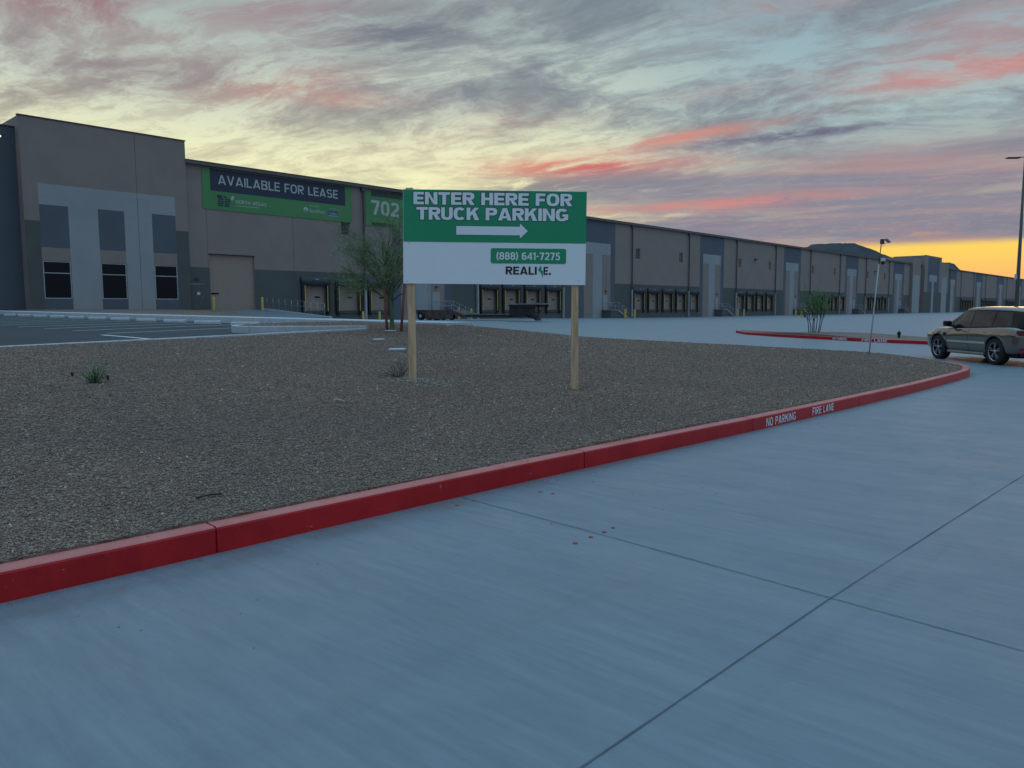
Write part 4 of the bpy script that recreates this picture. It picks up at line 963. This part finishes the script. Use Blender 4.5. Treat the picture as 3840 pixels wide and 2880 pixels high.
for (x, y, l) in ((3.40, 10.72, 'small black irrigation emitter left of the small green plant'), (3.62, 10.15, 'small black irrigation emitter right of the small green plant')):
    MB().lathe([(.020, -.01), (.016, .015), (.011, .035), (.021, .04), (.021, .055), (.0, .068)], 10, 'z').build('irrigation_emitter', rubber, loc=(x, y, zg(x, y)), label=l, category='irrigation emitter', group='irrigation emitters in the gravel')
def lid(x, y, a, b, rz, label):
    e = empty('utility_box', (x, y, zg(x, y)), rz, label=label, category='utility box'); MB().box(-a/2, a/2, -b/2, b/2, -.05, .025, ch=.008).build('collar', mat('box_collar', (.16, .16, .15), .8), e); MB().box(-a/2+.02, a/2-.02, -b/2+.02, b/2-.02, .026, .055, ch=.006).build('lid', white_pl, e)
lid(10.48, 13.6, .26, .22, R_(-47), 'small flat white utility box lid left in the gravel near the tree')
lid(9.35, 11.57, .34, .30, R_(-47), 'larger white utility box lid beside the left sign post')
def twig(x, y, pts, r, m, label):
    MB().tube(pts, r, 6).build('twig', m, loc=(x, y, zg(x, y)+.02), label=label, category='twig')
twig(5.06, 7.3, [(-.05, .05, .01), (-.03, .01, .03), (0, -.01, .02), (.04, -.04, .0)], .006, mat('bleached_twig', (.5, .48, .42), .8), 'short bent bleached white twig in the gravel')
twig(2.37, 4.95, [(-.09, .02, 0), (0, 0, .012), (.09, .01, 0)], .007, bark2, 'thin dark twig in the gravel by the red kerb')

# pale pebbles heaped where the left post was dug in
rnd = random.Random(12); mb = MB()
for k in range(260):
    a = rnd.gauss(0, .30)+.18; b = rnd.gauss(0, .16)-.10; p = Vector((6.72, 8.02, 0))+rv*a+fv*b; z = zg(p.x, p.y)+.018+.03*math.exp(-(a*a+b*b)/.05); r = rnd.uniform(.006, .014)
    vs = [Vector((rnd.gauss(0, 1), rnd.gauss(0, 1), rnd.gauss(0, .7))).normalized()*r*rnd.uniform(.8, 1.2)+Vector((p.x, p.y, z)) for _ in range(6)]
    c_ = [Vector((1,0,0)),Vector((-1,0,0)),Vector((0,1,0)),Vector((0,-1,0)),Vector((0,0,.7)),Vector((0,0,-.7))]
    vs = [q*r*rnd.uniform(.7, 1.3)+Vector((p.x, p.y, z)) for q in c_]
    mb.add(vs, [(0,2,4),(2,1,4),(1,3,4),(3,0,4),(2,0,5),(1,2,5),(3,1,5),(0,3,5)])
mb.build('pebbles', mat('pale_pebble', (.40, .33, .27), .85, var=.4, vs=40), label='pale loose pebbles dug up round the left sign post', category='gravel', kind='stuff')

# ------------------------------------------------------------------ the roadside sign
A = Vector((6.645, 8.065, 0)); B = Vector((8.345, 6.335, 0)); dv = (B-A).normalized(); SW, SH = (B-A).length+.012, 1.235
sg = empty('roadside_sign', (A.x, A.y, 1.815), math.atan2(dv.y, dv.x), label='large green and white truck parking sign board on two timber posts', category='sign')
tilt = Matrix.Rotation(R_(.72), 4, 'Y')
def SB(mb, name, m): 
    o = mb.build(name, m, sg); o.matrix_local = tilt; return o
X = lambda u: u*SW
Z = lambda v: (1-v)*SH
SB(MB().box(0, SW, 0, .018, 0, SH), 'panel', signwhite)
SB(MB().box(.004, SW, -.003, -.0005, Z(.553), SH-.003), 'green_field', signgreen)
def signtxt(name, body, u0, u1, v0, v1, T, t, sp, m, y=-.006, outline=0.):
    if outline:
        mb = MB(); block_text(mb, body, X(u0), X(u1), Z(v1), Z(v0), -.0042, T, t, sp, grow_=outline); SB(mb, 'outline', ink_dk)
    mb = MB(); block_text(mb, body, X(u0), X(u1), Z(v1), Z(v0), y, T, t, sp); SB(mb, name, m)
signtxt('lettering', 'ENTER HERE FOR', .057, .920, .027, .158, .27, .215, .075, signwhite, outline=.0085)
signtxt('lettering', 'TRUCK PARKING', .073, .900, .186, .318, .27, .215, .06, signwhite, outline=.0085)
def arrow(g, y0, y1):
    c = Z(.428); return MB().prism([(X(.289)-g, c-.057-g), (X(.636)-g, c-.057-g), (X(.636)-g, c-.100-g*2), (X(.680)+g*1.4, c), (X(.636)-g, c+.100+g*2), (X(.636)-g, c+.057+g), (X(.289)-g, c+.057+g)], 'y', y0, y1)
SB(arrow(.006, -.0045, -.0032), 'arrow_outline', ink_dk); SB(arrow(0, -.006, -.0048), 'arrow', signwhite)
def rrect(x0, x1, z0, z1, r, n=6):
    o = []
    for cx, cz, a0 in ((x1-r, z1-r, 0), (x0+r, z1-r, 90), (x0+r, z0+r, 180), (x1-r, z0+r, 270)):
        for k in range(n+1): t = R_(a0+90*k/n); o.append((cx+r*math.cos(t), cz+r*math.sin(t)))
    return o
SB(MB().prism(rrect(X(.477), X(.892), Z(.775), Z(.612), .030), 'y', -.003, -.0005), 'number_plate', signgreen)
signtxt('lettering', '(888) 641-7275', .509, .858, .655, .735, .21, .16, .11, signwhite)
mb = MB(); block_text(mb, 'REALI', X(.560), X(.731), Z(.893), Z(.807), -.003, .24, .19, .10); block_text(mb, 'E', X(.768), X(.793), Z(.893), Z(.807), -.003, .24, .19, .1)
mb.prism([(X(.798)+.0, Z(.893)), (X(.809), Z(.893)), (X(.809), Z(.872)), (X(.798), Z(.872))], 'y', -.003, -.0005); SB(mb, 'brand_lettering', ink_bk)
SB(MB().prism([(X(.737), Z(.838)), (X(.752), Z(.797)), (X(.756), Z(.797)), (X(.757), Z(.848)), (X(.765), Z(.848)), (X(.765), Z(.925)), (X(.752), Z(.866)), (X(.748), Z(.863))], 'y', -.003, -.0005), 'bolt_emblem', signgreen)
mb = MB()
for u, v in ((.02, .975), (.965, .955), (.03, .565), (.02, .03), (.975, .04)): mb.lathe([(0, -.0065), (.004, -.006), (.006, -.001)], 8, 'y', (X(u), 0, Z(v)))
SB(mb, 'screws', galv)
for u, wd, zt in ((.040, .097, SH+.022), (.9455, .090, SH-.06)):
    x_ = X(u); g = MB().box(x_-wd/2, x_+wd/2, .0195, .0195+.09, -1.75, zt, ch=.004).build('post', woodm, sg)

# thin pole with flood lamps on the crest
tp = empty('sensor_pole', (22.16, 7.06, zg(22.16, 7.06)), label='thin leaning pale pole with small flood lamps at the gravel edge', category='pole')
mb = MB(); topv = Vector((.62, -.02, 3.02)); mb.tube([(0, 0, -.2), tuple(topv*.83)], [.019, .019], 8); mb.build('pole', pipe_lt, tp)
MB().tube([tuple(topv*.82), tuple(topv*1.04)], [.014, .013], 8).build('upper_tube', rust, tp)
q = topv*.865; MB().box(-.05, .055, -.05, .05, -.03, .06, ch=.015, M=Matrix.Translation(q+rv*.10)).build('sensor_head', white_pl, tp)
MB().box(-.04, .045, -.04, .04, -.11, -.032, ch=.012, M=Matrix.Translation(q+rv*.10)).build('camera_dome', rubber, tp)
MB().box(-.035, .035, -.05, .05, -.08, .06, ch=.01, M=Matrix.Translation(topv*1.04+rv*.02)).build('lamp_head', rust, tp)
yaw = Matrix.Rotation(math.atan2(rv.y, rv.x), 4, 'Z')
MB().box(-.075, .075, -.07, .07, -.022, .022, ch=.01, M=Matrix.Translation(topv*1.045+rv*.165)@yaw@Matrix.Rotation(R_(43), 4, 'Y')).build('flood_lamp', galv, tp)
MB().tube([tuple(topv*.99), tuple(topv*1.0+rv*.08), tuple(topv*1.03+rv*.14)], .005, 5).build('lamp_arm', galv, tp)

# tall dark lamp post at the right edge
lp = empty('street_lamp', (51.85, 8.6, zc(51.85, 8.6)), label='tall dark square lamp post with a flat head at the right edge', category='street lamp')
mb = MB(); mb.lathe([(.0, 9.95), (.045, 9.95), (.12, .9), (.12, 0)], 10, 'z'); mb.build('post', coping_m, lp)
MB().lathe([(0, .75), (.26, .75), (.30, .70), (.30, -.1)], 20, 'z').build('concrete_base', kerbw, lp)
d_ = -Vector((rv.x, rv.y, 0)); yl = Matrix.Rotation(math.atan2(d_.y, d_.x), 4, 'Z')
MB().box(.0, .40, -.03, .03, 9.86, 9.90, M=yl).build('arm', coping_m, lp); MB().box(.30, 1.02, -.14, .14, 9.80, 9.87, ch=.02, M=yl).build('lamp_head', coping_m, lp)
MB().box(.11, .17, -.06, .06, 3.1, 3.4, M=yl).build('junction_box', white_pl, lp)

# ------------------------------------------------------------------ hills
sil = [(2880, 1000), (2960, 950), (3000, 932), (3028, 926), (3043, 917), (3075, 914), (3120, 912), (3160, 913), (3205, 912), (3240, 925), (3275, 937), (3306, 952), (3330, 960), (3354, 969), (3395, 977), (3430, 988), (3500, 992), (3543, 985), (3560, 984), (3578, 989), (3594, 1006), (3640, 1050), (3720, 1120)]
mb = MB(); o = []; F_ = 2884.; rnd = random.Random(2)
fine = []
for (a, b), (c, d) in zip(sil, sil[1:]):
    k = max(1, int((c-a)/9)); fine += [(a+(c-a)*j/k, b+(d-b)*j/k+(rnd.uniform(-1.6, 1.6) if j else 0)) for j in range(k)]
for px_, py_ in fine:
    d = -bx_*F_+rx*(px_-1920)-ux*(py_-1440); h = Vector((d.x, d.y, 0)); t = 2600/h.length; top = EYE+d*t; hd = h.normalized()
    o += [tuple(top), tuple(Vector((top.x, top.y, 0))-hd*120+Vector((0, 0, top.z*.62))), (top.x-hd.x*420, top.y-hd.y*420, -5), (top.x+hd.x*300, top.y+hd.y*300, -5)]
n = len(fine); mb.add(o, [(i*4+a, (i+1)*4+a, (i+1)*4+b, i*4+b) for i in range(n-1) for a, b in ((0, 1), (1, 2), (3, 0))], 0, False)
mb.build('hills', hillm, kind='structure')

# ------------------------------------------------------------------ SUV
paint = mat('champagne_paint', (.21, .182, .15), .20, metal=.7, var=.02, coat=.8)
paint2 = paint
gloss_bk = mat('gloss_black', (.006, .006, .007), .15, spec=.3, var=0)
cglass = mat('car_glass', (.02, .026, .028), .06, spec=.42, var=0)
alloy = mat('dark_alloy', (.42, .42, .43), .3, metal=.85)
car = empty('suv', (0, 0, 0), label='champagne coloured suv driving away at the right edge, dark wheels', category='car')
def lerp_tab(tab, x):
    for (a, *va), (b, *vb) in zip(tab, tab[1:]):
        if x <= b: t = (x-a)/(b-a); t = max(0, min(1, t)); return [p+(q-p)*t for p, q in zip(va, vb)]
    return list(tab[-1][1:])
# x: zbottom, half width at sill, half width mid, shoulder z, half width shoulder, top z (centre)
BT = [(-2.42, .52, .62, .74, 1.00, .68, 1.04), (-2.38, .42, .78, .86, 1.05, .80, 1.12), (-2.2, .34, .88, .95, 1.10, .86, 1.14), (-1.9, .32, .92, .985, 1.11, .88, 1.13), (-1.4, .32, .94, .995, 1.10, .89, 1.12), (-.5, .30, .90, .97, 1.07, .885, 1.10),
      (.6, .30, .90, .97, 1.04, .88, 1.09), (1.1, .30, .91, .97, 1.02, .86, 1.10), (1.5, .31, .93, .985, 1.02, .85, 1.09), (1.95, .32, .90, .965, 1.00, .81, 1.07), (2.2, .32, .85, .925, .96, .77, 1.03), (2.36, .36, .76, .84, .90, .70, .96), (2.44, .44, .55, .62, .76, .50, .78)]
stx = [-2.42+4.86*i/54 for i in range(55)]
def bsec(x):
    zb, ws_, wm, zs__, wsh, zt = lerp_tab(BT, x); zm = zb+(zs__-zb)*.62
    arch = 0
    for ax in (-1.42, 1.50):
        dx = abs(x-ax)
        if dx < .56: arch = max(arch, math.sqrt(.56**2-dx*dx)*.22)
    half = [(0, zb), (ws_*.85, zb), (ws_, zb+.05), (ws_+.6*(wm-ws_), zb+(zm-zb)*.42), (wm+arch*.10, zm), (wm+arch*.02, zm+.10), (wsh+.03, zs__-.05), (wsh, zs__), (wsh*.93, zs__+.018), (wsh*.55, zt-.01), (0, zt)]
    return half
vs = []; n = 20
for x in stx:
    h = bsec(x); ring = [(x, a, b) for a, b in h]+[(x, -a, b) for a, b in h[-2:0:-1]]; n = len(ring); vs += ring
fs = [(i*n+k, i*n+(k+1) % n, (i+1)*n+(k+1) % n, (i+1)*n+k) for i in range(len(stx)-1) for k in range(n)]+[tuple(range(n)), tuple((len(stx)-1)*n+k for k in range(n))[::-1]]
mb = MB(); mb.add(vs, fs, 0, True); body = mb.build('body', paint, car)
# cut the wheel arches
cut = MB()
for ax in (-1.42, 1.50):
    for s_ in (-1, 1):
        pr = [(0, s_*.55), (.455, s_*.55), (.455, s_*1.2), (0, s_*1.2)]; cut.lathe(pr, 36, 'y', (ax, 0, .40), smooth=False)
cme = cut.build('cutter', gloss_bk); cme.parent = car
bpy.context.view_layer.update()
md = body.modifiers.new('b', 'BOOLEAN'); md.operation = 'DIFFERENCE'; md.object = cme; md.solver = 'EXACT'
bpy.context.view_layer.update(); dg = bpy.context.evaluated_depsgraph_get(); me2 = bpy.data.meshes.new_from_object(body.evaluated_get(dg)); body.modifiers.clear(); body.data = me2
bpy.data.objects.remove(cme)
if len(me2.materials) == 0: me2.materials.append(paint)
# greenhouse
GT = [(-2.36, 1.10, .80, 1.58, .58), (-2.25, 1.11, .84, 1.635, .62), (-1.8, 1.11, .87, 1.675, .66), (-1.0, 1.10, .88, 1.705, .68), (-.2, 1.08, .88, 1.715, .68), (.35, 1.07, .875, 1.69, .66), (.60, 1.07, .87, 1.59, .66), (.95, 1.07, .86, 1.38, .70), (1.28, 1.08, .84, 1.14, .76)]
def gpt(x, t, s_=1, off=0.):
    zb, wb, zt, wt = lerp_tab(GT, x); h = zt-zb
    side_h = .88
    if t <= 1: z = zb+h*side_h*t; w0 = wb+(wt+.03-wb)*(t**1.15)
    z = zb+h*side_h*t; w0 = wb+(wt+.03-wb)*(t**1.1)
    return Vector((x, s_*(w0+off), z))
def groof(x, k):   # k 0..1 from side to centre
    zb, wb, zt, wt = lerp_tab(GT, x); h = zt-zb; a = k*math.pi/2
    return Vector((x, (wt+.03)*math.cos(a)**.6 if k < 1 else 0, zb+h*.88+h*.12*math.sin(a)**.9))
gxs = [-2.36+3.64*i/40 for i in range(41)]; mb = MB(); vs = []
for x in gxs:
    half = [gpt(x, t/5) for t in range(6)]+[groof(x, k/6) for k in range(1, 7)]
    ring = half+[Vector((p.x, -p.y, p.z)) for p in half[-2::-1]]; n = len(ring); vs += ring
mb.add(vs, [(i*n+k, i*n+k+1, (i+1)*n+k+1, (i+1)*n+k) for i in range(len(gxs)-1) for k in range(n-1)]+[tuple(range(n)), tuple((len(gxs)-1)*n+k for k in range(n))[::-1]], 0, True)
gh = mb.build('cabin', gloss_bk, car)
mb = MB(); vs = []; rxs = [x for x in gxs if x <= .42]
for x in rxs:
    half = [gpt(x, .97, off=.012)]+[groof(x, k/6)+Vector((0, .008, .010)) for k in range(1, 6)]+[groof(x, 1)+Vector((0, -groof(x, 1).y, .012))]
    ring = half+[Vector((p.x, -p.y, p.z)) for p in half[-2::-1]]; n = len(ring); vs += ring
mb.add(vs, [(i*n+k, i*n+k+1, (i+1)*n+k+1, (i+1)*n+k) for i in range(len(rxs)-1) for k in range(n-1)], 0, True); mb.build('roof', paint, car)
def pane(name, quad, m, off=.006, s_=1):
    """quad: (x0 bottom, x1 bottom, x0 top, x1 top, t0, t1)"""
    a, b, c, d, t0, t1 = quad; mb = MB(); vs = []; nu, nv = 8, 5
    for j in range(nv+1):
        t = t0+(t1-t0)*j/nv; xa = a+(c-a)*j/nv; xb = b+(d-b)*j/nv
        for i in range(nu+1): vs.append(gpt(xa+(xb-xa)*i/nu, t, s_, off))
    mb.add(vs, [(j*(nu+1)+i, j*(nu+1)+i+1, (j+1)*(nu+1)+i+1, (j+1)*(nu+1)+i) for j in range(nv) for i in range(nu)], 0, True); return mb.build(name, m, car)
for s_ in (1, -1):
    pane('side_window', (-.08, .98, -.08, .38, .06, .90), cglass, s_=s_)
    pane('side_window', (-1.12, -.14, -1.12, -.14, .06, .90), cglass, s_=s_)
    pane('side_window', (-1.98, -1.18, -1.85, -1.18, .08, .88), cglass, s_=s_)
mb = MB(); vs = []
for j in range(7):
    x = .50+(1.22-.50)*j/6
    for i in range(9): k = -1+2*i/8; zb, wb, zt, wt = lerp_tab(GT, x); vs.append((x+.02, k*(wt-.02), zb+(zt-zb)*(.90+.10*math.cos(k*1.4))+.012))
mb.add(vs, [(j*9+i, j*9+i+1, (j+1)*9+i+1, (j+1)*9+i) for j in range(6) for i in range(8)], 0, True); mb.build('windscreen', cglass, car)
# rear screen, tail lamps, bumper, plate
mb = MB(); mb.add([(-2.372, -.66, 1.16), (-2.372, .66, 1.16), (-2.368, .55, 1.53), (-2.368, -.55, 1.53)], [(0, 1, 2, 3)]); mb.build('rear_screen', cglass, car)
MB().prism([(-2.30, 1.60), (-2.50, 1.575), (-2.48, 1.61), (-2.2, 1.66)], 'y', -.58, .58).build('roof_spoiler', paint, car)
for s_ in (1, -1):
    tlm = MB().box(-2.46, -2.25, min(s_*.60, s_*.90), max(s_*.60, s_*.90), .90, 1.04, ch=.02).build('tail_lamp', mat('tail_lens', (.10, .01, .012), .15), car)
    MB().box(-2.466, -2.461, min(s_*.70, s_*.73), max(s_*.70, s_*.73), .985, 1.03).box(-2.466, -2.461, min(s_*.70, s_*.73), max(s_*.70, s_*.73), .91, .955).build('lamp_strip', mat('tail_glow', (.9, .9, .8), .4, emit=(1, .95, .85, 2.5)), tlm)
    MB().box(-2.455, -2.36, min(s_*.68, s_*.86), max(s_*.68, s_*.86), .40, .47, ch=.01).build('reflector', redlens, car)
    # door mirror
    mm = MB().box(.78, .98, min(s_*.93, s_*1.14), max(s_*.93, s_*1.14), 1.10, 1.28, ch=.04).build('door_mirror', gloss_bk, car); MB().box(.82, .90, min(s_*.84, s_*.95), max(s_*.84, s_*.95), 1.10, 1.14).build('mirror_arm', gloss_bk, mm)
    MB().box(-.98, .95, min(s_*.972, s_*.990), max(s_*.972, s_*.990), .60, .665, ch=.012).build('side_moulding', mat('pale_trim', (.50, .46, .37), .35, metal=.3), car)
    MB().box(-.90, .98, min(s_*.86, s_*.955), max(s_*.86, s_*.955), .26, .345, ch=.03).build('sill', mat('grey_trim', (.24, .23, .21), .4, metal=.3), car)
    for a in (-.11, .98):
        hs = bsec(a)[2:8]; mg = MB(); mg.add([(a+q, s_*(p[0]+.0025), p[1]) for p in hs for q in (-.005, .005)], [(2*i, 2*i+1, 2*i+3, 2*i+2) for i in range(len(hs)-1)]); mg.build('door_gap', gloss_bk, car)
    for a in (.10, -.93): MB().box(a-.12, a+.09, min(s_*.93, s_*.965), max(s_*.93, s_*.965), .945, .962, ch=.004).build('door_handle', paint, car)
    MB().box(1.06, 1.20, min(s_*.955, s_*.984), max(s_*.955, s_*.984), .80, .90, ch=.004).build('side_vent', gloss_bk, car)
    MB().box(2.10, 2.31, min(s_*.50, s_*.725), max(s_*.50, s_*.725), .75, .83, ch=.02).build('headlight', cglass, car)
MB().box(-2.46, -2.30, -.80, .80, .30, .46, ch=.03).build('rear_bumper', gloss_bk, car)
MB().box(-2.2, 2.2, -.78, .78, .24, .34).build('underbody', rubber, car)
MB().box(2.39, 2.46, -.42, .42, .46, .70, ch=.01).build('grille', gloss_bk, car)
MB().box(-2.452, -2.440, -.26, .26, .62, .74).build('number_plate', mat('plate', (.25, .27, .22), .5), car)
for ax in (-1.42, 1.50):
    for s_ in (1, -1):
        y0 = s_*.84
        t = MB().lathe([(.27, -.13), (.375, -.13), (.395, -.10), (.40, 0), (.395, .10), (.375, .13), (.27, .13)], 40, 'y', (ax, y0, .40)).build('wheel', rubber, car)
        o_ = s_*.115
        rb = MB().lathe([(.285, o_+s_*.012), (.265, o_+s_*.004), (.255, o_-s_*.03), (.25, o_-s_*.16), (0, o_-s_*.15)], 36, 'y', (ax, y0, .40))
        rb.build('rim', mat('rim_dark', (.03, .03, .032), .4, metal=.6), t)
        sp_ = MB()
        for k in range(5):
            for dlt in (-.16, .16):
                a = 2*math.pi*k/5+.3; p1 = (ax+.05*math.cos(a), .40+.05*math.sin(a)); p2 = (ax+.265*math.cos(a+dlt), .40+.265*math.sin(a+dlt)); nx_, nz_ = -(p2[1]-p1[1]), p2[0]-p1[0]; l = math.hypot(nx_, nz_); nx_, nz_ = nx_/l*.012, nz_/l*.012
                sp_.prism([(p1[0]+nx_, p1[1]+nz_), (p2[0]+nx_*1.2, p2[1]+nz_*1.2), (p2[0]-nx_*1.2, p2[1]-nz_*1.2), (p1[0]-nx_, p1[1]-nz_)], 'y', y0+o_-s_*.035, y0+o_-s_*.004)
        sp_.lathe([(0, o_), (.05, o_-s_*.002), (.055, o_-s_*.03)], 16, 'y', (ax, y0, .40)); sp_.lathe([(.255, o_-s_*.004), (.272, o_+s_*.010), (.285, o_+s_*.013)], 36, 'y', (ax, y0, .40))
        sp_.build('spokes', alloy, t)
# place: left wheels' contact points as seen
rw = Vector((24.85, 4.66)); fw_ = Vector((27.44, 6.65)); ang = math.atan2(fw_.y-rw.y, fw_.x-rw.x); sc_ = .95
CAR_ANG = ang+R_(6)
car.scale = (sc_,)*3; car.rotation_euler = (0, 0, CAR_ANG)
off = Matrix.Rotation(CAR_ANG, 3, 'Z') @ Vector((-1.42*sc_, .95*sc_, 0)); cx_, cy_ = rw.x-off.x, rw.y-off.y
car.location = (cx_+rv.x*.09, cy_+rv.y*.09, -.133)
print('car', tuple(car.location), math.degrees(CAR_ANG))
